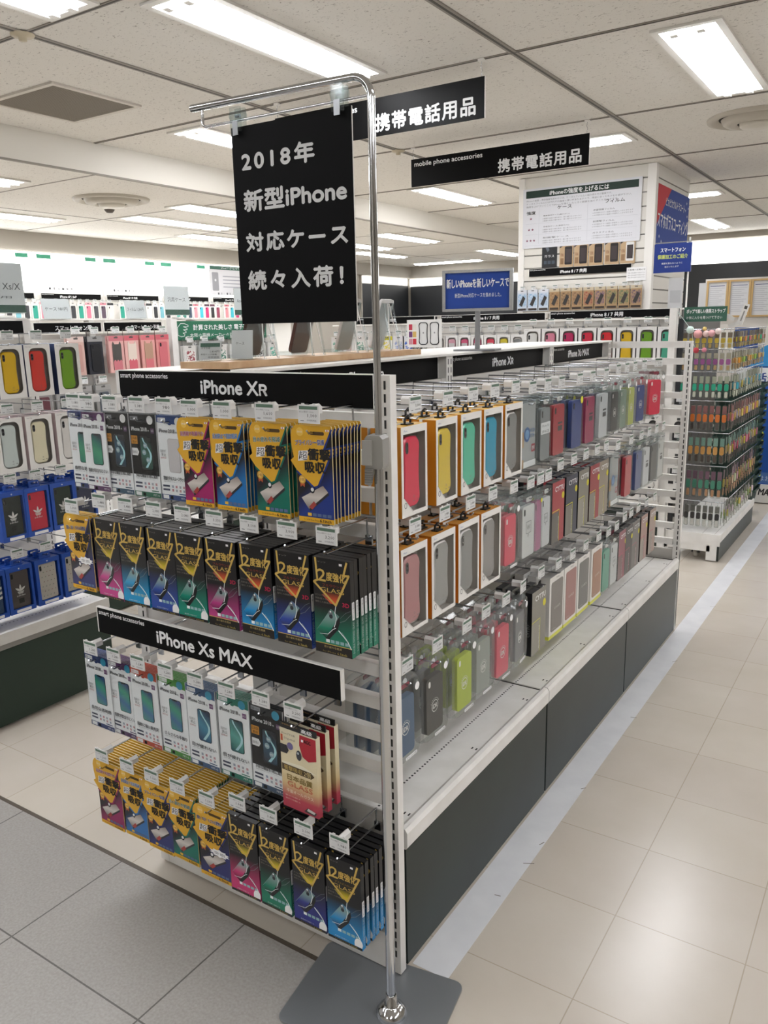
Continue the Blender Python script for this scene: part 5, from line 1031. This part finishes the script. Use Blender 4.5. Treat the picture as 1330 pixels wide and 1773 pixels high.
for i, (ar, x, d) in enumerate((('3a8a5a', -2.56, 'green patterned'), ('c9b83a', -2.44, 'yellow-topped green ring'), ('8a98c0', -2.34, 'pale blue'), ('2f5fc0', -2.255, 'blue clip'), ('4a4a4a', -2.17, 'black leaf patterned'))):
    for j in range(2): end_place('u%d' % i, card_pack(.095, .2, .014, ('cfcac6', 'b9b02a', 'd6d4d8', 'd4d6da', '5a5a5c')[i], 'dad9d7', ar, 'pattern'), x, 3.76+.03*j, 1.17, '%s case pack, %s in its stack, behind the phone stands' % (d, ORD[j]), 'case pack', 'patterned case packs on the cross rack')
    place('hk_s', peg_hook(.26, '1,980'), (x, 4.02, 1.358), 0, 'peg hook and price tag above the %s pack behind phone stands' % d, 'hook', 'peg hooks of the cross rack')
for i in range(3):
    x = -2.9+.11*i
    end_place('u%d' % (i+5), card_pack(.095, .2, .014, 'cfcac6', 'd3d1ce', ('6aa08c', 'd1b8b4', '4f8a74')[i], 'pattern'), x, 3.76, 1.17, '%s case pack left of all other packs on the cross rack' % ('sea green', 'blush', 'teal')[i], 'case pack', 'patterned case packs on the cross rack')
    place('hk_s', peg_hook(.26, '1,980'), (x, 4.02, 1.358), 0, 'peg hook and price tag above the %s pack, cross rack left end' % ('sea green', 'blush', 'teal')[i], 'hook', 'peg hooks of the cross rack')
def mk_ear():
    m = MB(); m.box6(-.05, .05, 0, .03, 0, .165, P('d3d1cd', .4), P('cfccc8', .4)); m.disc(0, .045, .026, -.0005, P('1b1a1b', .3), 16); m.disc(0, .045, .012, -.0008, P('4a4644', .3), 12); m.rect(-.04, -.01, .12, .145, -.0005, P('1f1e1f', .4)); m.rect(.0, .04, .128, .134, -.0005, TXTG); m.rect(-.01, .008, .075, .09, -.0006, P('3a3a3a')); m.tube([(.02, -.002, .08), (.03, -.002, .1), (.024, -.002, .12)], .0012, P('2a2a2a'), 5)
    o = m.build('earphone_box'); k = MB(); k.prism(rrect(-.02, .02, .155, .18, .004, 3), .012, .014, CLEAR()); k.build('hang_tab', o); return o
rowsn = ('top', 'middle', 'bottom')
for r_ in range(3):
    for c_ in range(3): place('hk_e', peg_hook(.045, '3,980', .012), ((-.575, -.468, -.318)[c_], 3.717, .957-.215*r_), 0, 'peg hook of the %s row earphone box behind the far frame, %s from left' % (rowsn[r_], NTH[c_]), 'hook', 'peg hooks of the earphone boxes'); end_place('ear', mk_ear, (-.575, -.468, -.318)[c_], 3.66, .785-.215*r_, 'white earphone box seen through the far frame, %s row, %s from left' % (rowsn[r_], NTH[c_]), 'earphone box', 'earphone boxes behind the far frame')

# ================================================================== SLAT-WALL COLUMN
CX0, CX1, CY = -2.57, -1.28, 6.38
m = MB(); m.box(CX0+.03, CX1, CY+.02, 7.62, 0, ZH-.001, P('d5d2cb', .5))
for z in [ZH-.12*k for k in range(0, 24)]:
    m.box(CX1-.002, CX1+.012, CY+.05, 7.6, z-.112, z-.004, P('d8d5ce', .5)); m.box(CX0+.05, CX1-.05, CY, CY+.02, z-.112, z-.004, P('d8d5ce', .5))
m.box(CX0+.05, CX1-.05, CY+.012, CY+.02, 0, ZH-.02, P('8c8984', .6)); m.box(CX1-.004, CX1+.002, CY+.05, 7.6, 0, ZH-.02, P('8c8984', .6)); struct(m, 'wall_column')
m = MB(); m.box(CX1-.06, CX1+.016, CY-.012, CY+.06, 0, ZH-.005, WHITE2); m.box(CX0, CX0+.06, CY-.012, CY+.06, 0, ZH-.005, WHITE2); struct(m, 'trim_6')
t = empty('notice_board', (-1.955, CY-.008, 2.15), 0); w, h = 1.14, .545
m = MB(); m.box6(-w/2, w/2, -.006, 0, 0, h, P('d3d4da', .45), WHITE2); m.rect(-w/2+.03, w/2-.03, h-.085, h-.02, -.0066, P('0c2a20', .6)); m.text('iPhoneの強度を上げるには', -.30, h-.076, .27, h-.03, -.0074, TXT, bold=.001, res=2)
for k, tx in enumerate(('iPhoneの画面・本体強度を高めるには、ケースとフィルムの組み合わせが重要です。', 'ケースとフィルムにはそれぞれ強度の違いがありますので、用途に合ったものをお選び下さい。', '強度を上げていくことでiPhoneを落としたときの破損を減らすことができます。')): m.text(tx, -w/2+.035, h-.118-.027*k, (.3, .48, .36)[k], h-.101-.027*k, -.0066, TXTG, res=1)
m.text('ケース', -.22, h-.205, -.08, h-.175, -.0066, TXTB, bold=.0008); m.text('フィルム', .24, h-.195, .42, h-.165, -.0066, TXTB, bold=.0008); m.text('強度', -.53, h-.235, -.44, h-.205, -.0066, TXTB, bold=.0008)
for k in range(3):
    z = h-.285-.10*k
    for j in range(k+1): m.text('★', -.5-.018*k+.036*j, z, -.472-.018*k+.036*j, z+.026, -.0066, P('7a3550', .5), res=1)
    m.text(('衝撃吸収ケース(柔らかい)', '手帳型ケース(革製など)', '耐衝撃ケース')[k], -.36, z+.022, -.1, z+.037, -.0066, TXTB, res=1); m.text(('表面保護フィルム', '耐衝撃フィルム', 'ガラスフィルム')[k], .13, z+.03, .33, z+.046, -.0066, TXTB, res=1)
    for j in range(2): m.text('→画面や本体の傷を防ぎ、軽い落下から守ります', -.37, z-.002-.02*j, .02, z+.010-.02*j, -.0066, TXTG, res=1); m.text('→ひび割れやすい画面の表面をしっかり守ります', .12, z+.006-.02*j, .50, z+.018-.02*j, -.0066, TXTG, res=1)
    m.rect(-w/2+.03, w/2-.03, z-.035, z-.0335, -.0066, P('b3b4bc'))
m.rect(-.405, -.403, .04, h-.17, -.0066, P('b3b4bc')); m.rect(.075, .077, .04, h-.17, -.0066, P('b3b4bc'))
m.build('sheet', t); tag(t, 'large white information board with green title strip on the slat column', 'notice board')
header(1.0, 'iPhone 8 / 7 共用', (-1.95, CY-.012, 1.885), 0, 'black header strip on the slat column below the sample packs', .32, .68, .07, 'smart phone accessories', 0, .0012, .016, .05)
for i, (tp, x) in enumerate((('17181b', -2.245), ('b84a6a', -2.075), ('bb4c6c', -1.93), ('b84a6a', -1.785), ('2f6f9f', -1.635), ('b7a05a', -1.49))):
    def mk(tp=tp, i=i):
        m = MB(); bd = '17191d' if i == 0 else 'b59a78'; W2 = .15 if i == 0 else .135; m.box6(-W2/2, W2/2, 0, .008, 0, .235, P(bd, .4), P(bd, .4))
        if i == 0: m.text('ガラス', -.05, .1, .05, .125, -.0006, TXT, res=1); m.poly([(-.05, .21), (-.02, .15), (.0, .17), (-.03, .225)], -.0006, P('5a6068')); [m.rect(-.055+.04*k, -.025+.04*k, .04, .07, -.0006, P('3a4450')) for k in range(3)]
        else: m.rect(-W2/2, W2/2, .2, .235, -.0005, P(tp, .4)); m.prism(rrect(-.015, .058, .025, .19, .01, 3), -.003, -.0004, P('2a2526' if i < 5 else 'd9d9d8', .25)); m.rect(-.006, .049, .045, .165, -.0034, P('3d3536', .2)); m.text('強', -.058, .1, -.025, .13, -.0006, P('7a4a30'), res=1); m.rect(-.058, -.025, .03, .085, -.0006, P('8a6a4a', .5)); m.poly([(-W2/2, .2), (-W2/2, .175), (-.03, .2)], -.0006, P('2a2422'))
        return m.build('film_packet')
    place('cp%d' % i, mk, (x, CY-.012, 1.955), 0, '%s sample film packet, %s from left above the column strip' % (('black', 'pink-topped', 'pink-topped', 'pink-topped', 'blue-topped', 'gold-topped')[i], NTH[i]), 'film packet', 'sample packets on the slat column')
for i in range(11):
    ar = ('6f9ac0', '7aa2c4', '84a0c0', '7c5a3a', '5e4632', '70503a', '8a3c34', '5a4466', '5a6a44', '4a6a48', '4a3c5a')[i]; x = -2.50+.112*i
    place('bp%d' % i, card_pack(.10, .20, .012, 'b8ab92' if i > 2 else 'c9ccd2', '9c7f5c' if i > 2 else 'b9c3d0', ar, 'photo'), (x, CY-.06, 1.56), 0, '%s printed pack on the slat column, %s from left' % ('blue' if i < 3 else 'brown', NTH[i]), 'film packet', 'printed packs hanging on the slat column')
    place('hk_c', peg_hook(.05, '2,480', .012), (x, CY-.002, 1.748), 0, 'peg hook and tag over the %s printed pack, column' % NTH[i], 'hook', 'peg hooks of the slat column')
t = empty('poster', (CX1+.0135, 7.02, 2.035), PI/2); w, h = 1.16, .60; m = MB(); m.box6(-w/2, w/2, -.004, 0, 0, h, P('143c94', .7), WHITE2); m.poly([(-w/2, h), (-w/2, h*.42), (-.12, h)], -.0045, P('c02a38', .7))
m.text('ピカピカウルトラコート', -.30, .44, .40, .51, -.0052, TXT, bold=.001, res=2); m.text('スマホガラスコーティング', -.55, .23, .56, .37, -.0052, TXT, bold=.002, res=2)
for (x, z) in ((-.5, .14), (-.42, .1), (-.46, .05), (.42, .45), (.5, .4), (.46, .52), (.53, .48)): m.text('★', x, z, x+.04, z+.035, -.0052, P('c9d2e6'), res=1)
m.text('DiC MAGIC', -.4, .02, .1, .06, -.0052, TXT); m.build('sheet', t); tag(t, 'blue and red coating poster on the right side of the slat column', 'poster')
m = MB(); m.box6(-.09, .09, -.002, 0, 0, .12, PAPER, WHITE2); m.text('お客様へお知らせ', -.08, .09, .08, .105, -.0026, TXTB, res=1)
for k in range(3): m.text('ご購入の際は店員までお声がけ下さい', -.08, .065-.02*k, .08, .075-.02*k, -.0026, TXTG, res=1)
tag(m.build('notice_sheet', None, (-1.40, CY-.014, 1.80)), 'small white notice sheet at the right end of the column strip', 'notice')

# small blue hanging sign on a pole
t = empty('sign_stand', (-.4975, 4.02, 1.5115)); m = MB(); m.tube([(.095, .008, .003), (.095, .008, .42)], .005, WHITE2, 8); m.box(.08, .115, -.012, .028, .0, .004, WHITE2); m.build('pole', t); m = MB(); m.box6(-.1125, .1125, -.003, 0, .218, .390, P('122f7c', .65), WHITE2)
m.text('スマートフォン', -.074, .340, .074, .364, -.0036, TXT, bold=.0008, res=2); m.text('保護加工のご紹介', -.09, .300, .09, .326, -.0036, P('c9d36a', .5), bold=.0006, res=2); m.text('画面を割れないように', -.064, .268, .06, .279, -.0036, TXT, res=1); m.text('加工いたします', -.045, .248, .04, .259, -.0036, TXT, res=1); m.build('panel', t)
m = MB(); m.tube([(-.11, -.001, .396), (.11, -.001, .396)], .003, STEEL, 6); m.box(.085, .102, -.006, .006, .385, .415, CLEAR()); m.build('top_rod', t); tag(t, 'small dark blue sign on a pole right of the slat column', 'sign stand')
m = MB(); m.box6(-.04, .04, 0, .002, 0, .17, P('bfc0c2', .35), WHITE2); m.rect(-.03, .03, .03, .10, -.0004, P('aeb0b3', .4)); o = m.build('card_stand', None, (-.395, 3.718, 1.512), (0, 0, .1)); k = MB(); k.box(-.02, .02, -.02, .02, 0, .0015, CLEAR()); k.build('holder', o); tag(o, 'narrow pale grey card standing on the white post of the cross rack', 'card')
# ================================================================== CHARM RACK AT THE RIGHT
g = empty('display_rack', (0, 0, 0))
m = MB(); m.box(-.372, -.05, 3.73, 4.90, .135, .165, RACK); m.box(-.056, -.046, 3.72, 4.905, .128, .175, RACK); m.box(-.372, -.05, 3.722, 3.732, .10, .172, RACK)
for k in range(2): m.box(-.16+.07*k, -.158+.07*k, 3.74, 4.89, .165, .1655, P('9a9690', .5))
m.build('base_shelf', g)
m = MB(); m.box(-.372, -.105, 3.724, 3.734, .062, .135, RACK); m.box(-.125, -.065, 3.724, 3.734, .008, .135, RACK); m.box(-.372, -.358, 3.724, 3.734, .02, .135, RACK); m.build('front_apron', g)
m = MB(); m.box(-.066, -.052, 3.728, 4.90, .008, .128, GREENK); m.build('kick_panel', g)
for y in (3.80, 4.82):
    m = MB(); T = Matrix.Translation((-.20, y, .028)) @ Matrix.Rotation(PI/2, 4, 'Y'); m.lathe([(0, -.012), (.026, -.012), (.027, 0), (.026, .012), (0, .012)], P('b9b4ac', .5), 16, T=T); m.box(-.224, -.176, y-.004, y+.004, .028, .135, P('3a3836', .5)); m.build('caster', g)
m = MB(); m.box(-.372, -.364, 3.80, 4.90, .165, 1.50, P('5a5754', .5)); m.build('back_panel', g)
for z in (1.37, 1.255, 1.125, .955, .765, .565, .345):
    m = MB(); m.tube([(-.365, 3.775, z+.015), (-.055, 3.775, z+.015), (-.055, 4.86, z+.015)], .003, STEEL, 6); m.build('rail', g)
m = MB(); m.box(-.372, -.345, 3.752, 3.780, .165, 1.45, P('2a2c30', .5)); m.build('dark_post', g)
tag(g, 'low-based display rack of dangling phone charms at the right aisle', 'store shelf')
t = empty('header_sign', (-.20, 3.79, 1.43), 0); m = MB(); m.box(-.155, .085, -.003, 0, 0, .085, P('2c5848', .45)); m.text('ポップで楽しい携帯ストラップ', -.14, .048, .075, .072, -.0036, TXT, bold=.0005, res=1); m.text('お気に入りを見つけて下さい', -.14, .014, .06, .032, -.0036, TXT, res=1); m.build('banner', t); tag(t, 'small green banner header on top of the charm rack', 'sign')
CL = CLEAR('eceeea', .22, .08)
def charm(body, bead, tail, s=1.0):
    def f():
        S = Matrix.Scale(s, 4, (0, 0, 1))
        m = MB(); m.prism(rrect(-.0135, .0135, 0, .112, .006, 3), 0, .004, CL, T=S); m.box(-.012, .012, .0012, .0018, .075, .108, P(tail, .5), T=S)
        o = m.build('phone_charm'); k = MB(); k.prism(rrect(-.012, .012, .038, .072, .008, 3), -.003, .0035, P(bead, .35), T=S); k.prism(rrect(-.008, .008, .006, .034, .005, 3), -.001, .003, P(body, .45), T=S); k.build('charm_bead', o)
        k = MB(); k.tube([(0, .002, .112), (.002, .002, .122), (0, .002, .128)], .001, P('4a4a4a', .4), 5, T=S); k.build('cord', o)
        return o
    return f
crow = [('top', 1.262, 'a08a4c', 'b7a13a', '6a5540', ('8a6a4a', 'c9b82e', '7a5538', 'c9822c', '2f9a72', 'c76a7a')), ('second', 1.145, 'a3875f', '8a4c80', 'a89f8c', ('c9a36a', 'cf8a2c', 'c9b25a', '8fae4c', '3f5f4c')), ('third', 1.015, 'b4b7a8', '26987a', 'a9ab98', ('b9b6a0', '2f9ab0', 'a4b6c4', 'c2b046', '9aa08c')),
        ('fourth', .845, '4a4542', 'c06a2e', '8a4a4c', ('b06a6a', 'c9a23a', 'b0a8b6', 'c0a6a0', 'c9b05c')), ('fifth', .655, '4a4038', 'b98a4c', '74a096', ('b8a078', 'c9b83a', 'c7738a', 'b83a5c', '9aa0a0')), ('sixth', .455, 'a07a5a', '3f7a66', '6a3a58', ('b0a24a', 'c08f6a', 'b79a7c', 'a8b08c', 'b98a94')), ('bottom', .232, 'b6b4ae', '2c2a2a', '5c5a56', ('6f8a4a', 'b9b04a', 'c7b7c0', 'b9a8b0', '9aa08c'))]
cn = ('purple', 'green', 'yellow', 'orange', 'blue', 'pink')
RAILZ = (1.37, 1.255, 1.125, .955, .765, .565, .345)
for ri, (rn, z, bo, be, ta, oth) in enumerate(crow):
    cl = (.85, .95, 1.2, 1.36, 1.42, 1.5, 1.2)[ri]; z = RAILZ[ri]+.013-.128*cl
    for i in range(8): place('ch%d' % ri, charm(bo, be, ta, cl), (-.335+.0355*i, 3.765+(.006*(i % 2)), z), rnd.uniform(-.25, .25), 'phone charm on the front rail of the charm rack, %s row, %s from left' % (rn, NTH[i]), 'phone charm', 'phone charms on the front rails')
    for j in range(13):
        c = oth[j % len(oth)]
        for q in range(2): place('ch%d_%s' % (ri, c), charm(bo, c, ta, cl), (-.052-.02*q, 3.83+.08*j, z+.004), PI/2+rnd.uniform(-.3, .3), '%s phone charm on the side rail of the charm rack, %s row, %s along' % (('outer', 'inner')[q], rn, NTH[j]), 'phone charm', 'phone charms on the side rails')
t = empty('garland', (-.235, 3.715, 1.33)); m = MB(); m.tube([(-.14, 0, .16), (-.05, -.01, .05), (.0, -.015, .03), (.07, -.01, .035), (.13, 0, .06)], .0015, P('bcd0c8', .6), 5); m.tube([(-.05, -.01, .05), (-.04, -.012, -.02), (-.02, -.012, -.06)], .0015, P('bcd0c8', .6), 5); m.build('string', t)
for (x, z, r, c) in ((-.06, .055, .022, 'bccfc8'), (-.015, .03, .025, 'd29a9a'), (.03, .032, .019, 'd7bcb8'), (.06, .034, .02, 'd0a0a4'), (.095, .045, .018, 'd7c8c4'), (-.02, -.062, .017, 'b8404c'), (.025, -.06, .014, 'cf8090'), (.02, .06, .012, 'c9b06a')):
    m = MB(); m.lathe([(r*math.sin(a), -r*math.cos(a)) for a in [PI*k/8 for k in range(9)]], P(c, .8), 12, c=(x, -.012, z)); m.build('pompom', t)
tag(t, 'string of pink and mint pompoms hanging across the charm rack top', 'garland')
m = MB(); Tn = Matrix.Rotation(.3, 4, 'Y'); m.box6(-.016, .016, 0, .003, 0, .12, P('cfcecb', .5), WHITE2, T=Tn); m.rect(-.008, .008, .09, .108, -.0005, P('3a3836'), T=Tn); m.rect(-.004, .004, .02, .08, -.0005, P('8a8886'), T=Tn)
for k in range(2): m.box6(-.10+.04*k, -.04+.04*k, .01, .013, .0, .022, P('d5d4d1', .5), WHITE2, T=Matrix.Rotation(.5-.9*k, 4, 'Y'))
m.build('price_strip', None, (-.055, 3.84, 1.41)).name = 'price_strip'; tag(bpy.data.objects['price_strip'], 'white paper price strip sticking up from the charm rack', 'price tag')

# stacked shopping baskets behind the charm rack
def mk_basket():
    G = P('1f3a31', .45); m = MB(); o = rrect(-.16, .16, -.115, .115, .03, 4); i = rrect(-.13, .13, -.09, .09, .025, 4); n = len(o)
    m.add([(p[0], p[1], .20) for p in o]+[(p[0], p[1], .0) for p in i], [(k, (k+1) % n, n+(k+1) % n, n+k) for k in range(n)]+[tuple(range(2*n-1, n-1, -1))], G)
    ro = rrect(-.172, .172, -.127, .127, .034, 4)
    m.add([(p[0], p[1], .205) for p in ro]+[(p[0], p[1], .20) for p in o]+[(p[0], p[1], .185) for p in ro], [(k, (k+1) % n, n+(k+1) % n, n+k) for k in range(n)]+[(k, 2*n+k, 2*n+(k+1) % n, (k+1) % n) for k in range(n)], G)
    b = m.build('shopping_basket'); k = MB(); k.tube([(-.172, 0, .198), (-.172, .02, .204), (-.17, .12, .206), (.17, .12, .206), (.172, .02, .204), (.172, 0, .198)], .005, P('16261f', .5), 6); k.build('handle', b)
    return b
for i in range(15): place('basket', mk_basket, (-.237, 5.16, .004+.055*i), rnd.uniform(-.02, .02), 'dark green shopping basket, %s from the floor in the nested stack' % NTH[i] if i else 'dark green shopping basket at the very bottom of the nested stack', 'shopping basket', 'nested shopping baskets')

# tall blue advertising display
t = empty('display_stand', (-.04, 5.6, 0)); m = MB(); m.box(-.32, .32, -.02, .22, .008, .155, P('d3d2ce', .45)); m.text('DiC MAGIC', -.19, .07, .09, .122, -.0206, P('1a1a1c', .5), bold=.002, shear=.15); m.build('base', t)
m = MB(); m.box6(-.31, .31, 0, .2, .155, .94, P('1b4d9c', .45), P('1b4d9c', .45)); m.text('ウルトラ', -.16, .855, .18, .905, -.0006, TXT, bold=.001)
for k, ch in enumerate('スマホガラス'): m.text(ch, -.155, .745-.105*k, -.075, .825-.105*k, -.0006, P('c3cf3f', .5), bold=.0022)
for k, ch in enumerate('コーティング'): m.text(ch, .09, .745-.105*k, .17, .825-.105*k, -.0006, P('c3cf3f', .5), bold=.0022)
for k, ch in enumerate('最強のガラスコート'): m.text(ch, -.02, .72-.06*k, .02, .765-.06*k, -.0006, TXT, res=1)
m.rect(-.31, .31, .16, .25, -.0004, P('44679f', .45)); m.text('画面保護はおまかせ下さい', -.28, .18, .28, .225, -.0008, P('b9c6da'), res=1); m.build('panel', t)
m = MB(); m.box(-.31, .31, -.004, .2, .94, 1.065, P('cfd0d2', .45)); m.text('話題の商品', -.18, .955, .29, 1.03, -.0046, P('1d3a78', .5), bold=.002); m.build('title_box', t)
m = MB(); pts = [(-.29, 1.065)]+[(-.02+.2*math.cos(a), 1.09+.17*math.sin(a)) for a in [PI-PI*k/10 for k in range(11)]]+[(.18, 1.065)]; m.prism(pts, .05, .07, P('2f7fb4', .4)); m.rect(-.28, .18, 1.066, 1.078, .0496, P('1c3f74')); m.build('top_sign', t); tag(t, 'tall blue advertising display with yellow vertical lettering at the right edge', 'display stand')

# partition with framed notices
m = MB(); m.box(-1.30, 2.2, 9.0, 9.06, 0, 1.52, P('d3cfc9', .5)); m.box(-1.42, -1.33, 8.995, 9.02, 1.40, 1.86, P('b7b8ba', .5)); m.box(-1.35, 2.2, 9.0, 9.05, 1.52, 1.90, P('d0ccc6', .5)); struct(m, 'wall_partition')
def mk_notice():
    t = empty('framed_notice'); W_ = P('b99a68', .5); m = MB(); m.ring([(-.12, 0), (.12, 0), (.12, .42), (-.12, .42)], [(-.098, .02), (.098, .02), (.098, .40), (-.098, .40)], -.014, 0, W_); m.build('wood_frame', t)
    m = MB(); m.rect(-.098, .098, .02, .40, -.003, P('c9cacd', .4)); m.rect(-.08, .08, .355, .362, -.0036, P('3a3f6a'))
    for k in range(13): m.rect(-.08, .08-.03*((k*7) % 3), .33-.022*k, .334-.022*k, -.0036, P('9a9ca4'))
    m.build('paper', t); return t
for i in range(5): place('notice', mk_notice, (-1.21+.243*i, 8.985, 1.46), 0, 'wood-framed white notice on the far partition, %s from left' % NTH[i], 'notice', 'framed notices')
m = MB(); m.box6(-.12, .12, 0, .14, 0, .22, P('1f4a98', .45), P('d0d0ce', .45)); m.rect(-.12, .12, .10, .11, -.0005, PAPER); o = m.build('counter_box', None, (-.73, 8.2, 1.13)); tag(o, 'blue and white carton on the far counter below the notices', 'box')
m = MB(); m.box(-1.3, .6, 8.0, 8.5, 0, 1.13, P('cfcbc5', .5)); tag(m.build('service_counter'), 'pale service counter in front of the far partition', 'counter')

# ================================================================== LEFT WALL WITH BACK-LIT PANELS
WX = -7.88
bay = .935
for k in range(1, 8):
    y0 = 1.83+bay*k; yc = y0+bay/2; n_ = ('first', 'second', 'third', 'fourth', 'fifth', 'sixth', 'seventh')[k-1]
    t = empty('wall_display', (WX, yc, 0), PI/2); m = MB(); m.box(-bay/2+.02, bay/2-.02, .03, .06, .30, 1.93, P('d9d7d2', .5)); m.build('back_panel', t)
    m = MB(); m.box(-bay/2+.012, bay/2-.012, -.01, .03, 1.935, 2.365, EM('fffefb', SIGNLIGHT)); m.build('lit_panel', t)
    m = MB(); G_ = P('3f9a7a', .5)
    if k != 6:
        m.rect(-bay/2+.05, -bay/2+.24, 2.298, 2.345, -.0106, G_); m.rect(bay/2-.22, bay/2-.06, 2.298, 2.345, -.0106, G_); m.text('スマートフォンケース', -.2, 2.312, .2, 2.338, -.0106, P('8a8c90'), res=1)
    else:
        m.rect(-bay/2+.03, bay/2-.03, 2.30, 2.35, -.0106, P('2c5c4c', .5)); m.text('iPadアクセサリ', -.2, 2.312, .2, 2.338, -.0112, TXT, res=1); m.rect(-bay/2+.01, bay/2-.01, 1.94, 2.30, -.0104, P('d0d0d4', .4)); m.poly(rrect(-.40, -.27, 2.0, 2.26, .015, 3), -.0108, P('8f8f94', .4)); m.disc(-.335, 2.15, .018, -.0112, P('c9c9cc'))
        for q in range(4): m.rect(-.18, .3-.06*(q % 2), 2.2-.05*q, 2.215-.05*q, -.0108, P('9a9ca4'))
    m.build('panel_print', t)
    m = MB(); m.box(-bay/2-.018, -bay/2+.016, -.02, .04, .01, 1.96, RACK); m.build('upright', t)
    m = MB(); m.box(-bay/2+.03, bay/2-.03, -.24, .03, .30, .33, RACK); m.box(-bay/2+.03, bay/2-.03, -.22, -.2, .01, .30, GREENK); m.build('base_shelf', t)
    m = MB()
    for q in range(6): m.rect(-.3+.06*q, -.27+.06*q, 1.945, 1.975, -.0108, P(('55565a', 'a9aaae', 'c9c9cc')[q % 3]))
    m.build('small_print', t)
    tag(t, 'wall display bay with lit white top, %s from the left edge' % n_, 'wall display', 'wall display bays')
    header(.84, ('iPhone 8P / 7P 共用', 'iPhone 6P / 6sP')[k % 2], (WX+.02, yc, 1.838), PI/2, 'black header strip of the %s wall display bay from the left' % n_, .3, .72, .064, 'smart phone accessories', 0, .001, .018, .044)
    cols = [('2a2c30', 'ddd9d4'), ('d9d6d2', '2c2d30'), ('dcdad8', '6fa8b4'), ('dad7d4', '3a3c40'), ('e0dcd8', '2f9a86'), ('d8a0a8', 'd97a90'), ('d7d4d2', '4a4c50'), ('cf8a96', '5a4a58')] if k < 5 else [('24262a', '2f7a6a'), ('2a2a2e', '3a4a5c'), ('c9707c', 'd98a92'), ('d0c8c4', '3fb0c0'), ('4a2a3c', 'c0306a'), ('5a2a40', '2a2a2c'), ('d5d2cf', '8a3a50'), ('2a2c30', '46a090')]
    for q in range(8):
        tp, ar = cols[(q+k*3) % 8]
        place('wp%s%s' % (tp, ar), card_pack(.092, .20, .012, tp, 'dcdad7', ar, 'case'), (WX+.24, y0+.09+.108*q, 1.595), PI/2, 'case pack on the %s wall bay, %s from the left post' % (n_, NTH[q]), 'case pack', 'case packs on the left wall')
        place('hk_w', peg_hook(.21, '1,480'), (WX+.025, y0+.09+.108*q, 1.782), PI/2, 'peg hook and tag on the %s wall bay, %s from the left post' % (n_, NTH[q]), 'hook', 'peg hooks of the wall display')
card(.16, .10, (-2.82, 1.30, 1.512), PI/2, 'white price card on the second rack, left of its pair', [('ケース 980円', .1, .4, .9, .6)], .15)
card(.14, .10, (-2.82, 1.80, 1.512), PI/2, 'white price card on the second rack, right of its pair', [('フィルム 1,280円', .1, .4, .9, .6)], .15)
bpy.context.view_layer.update()
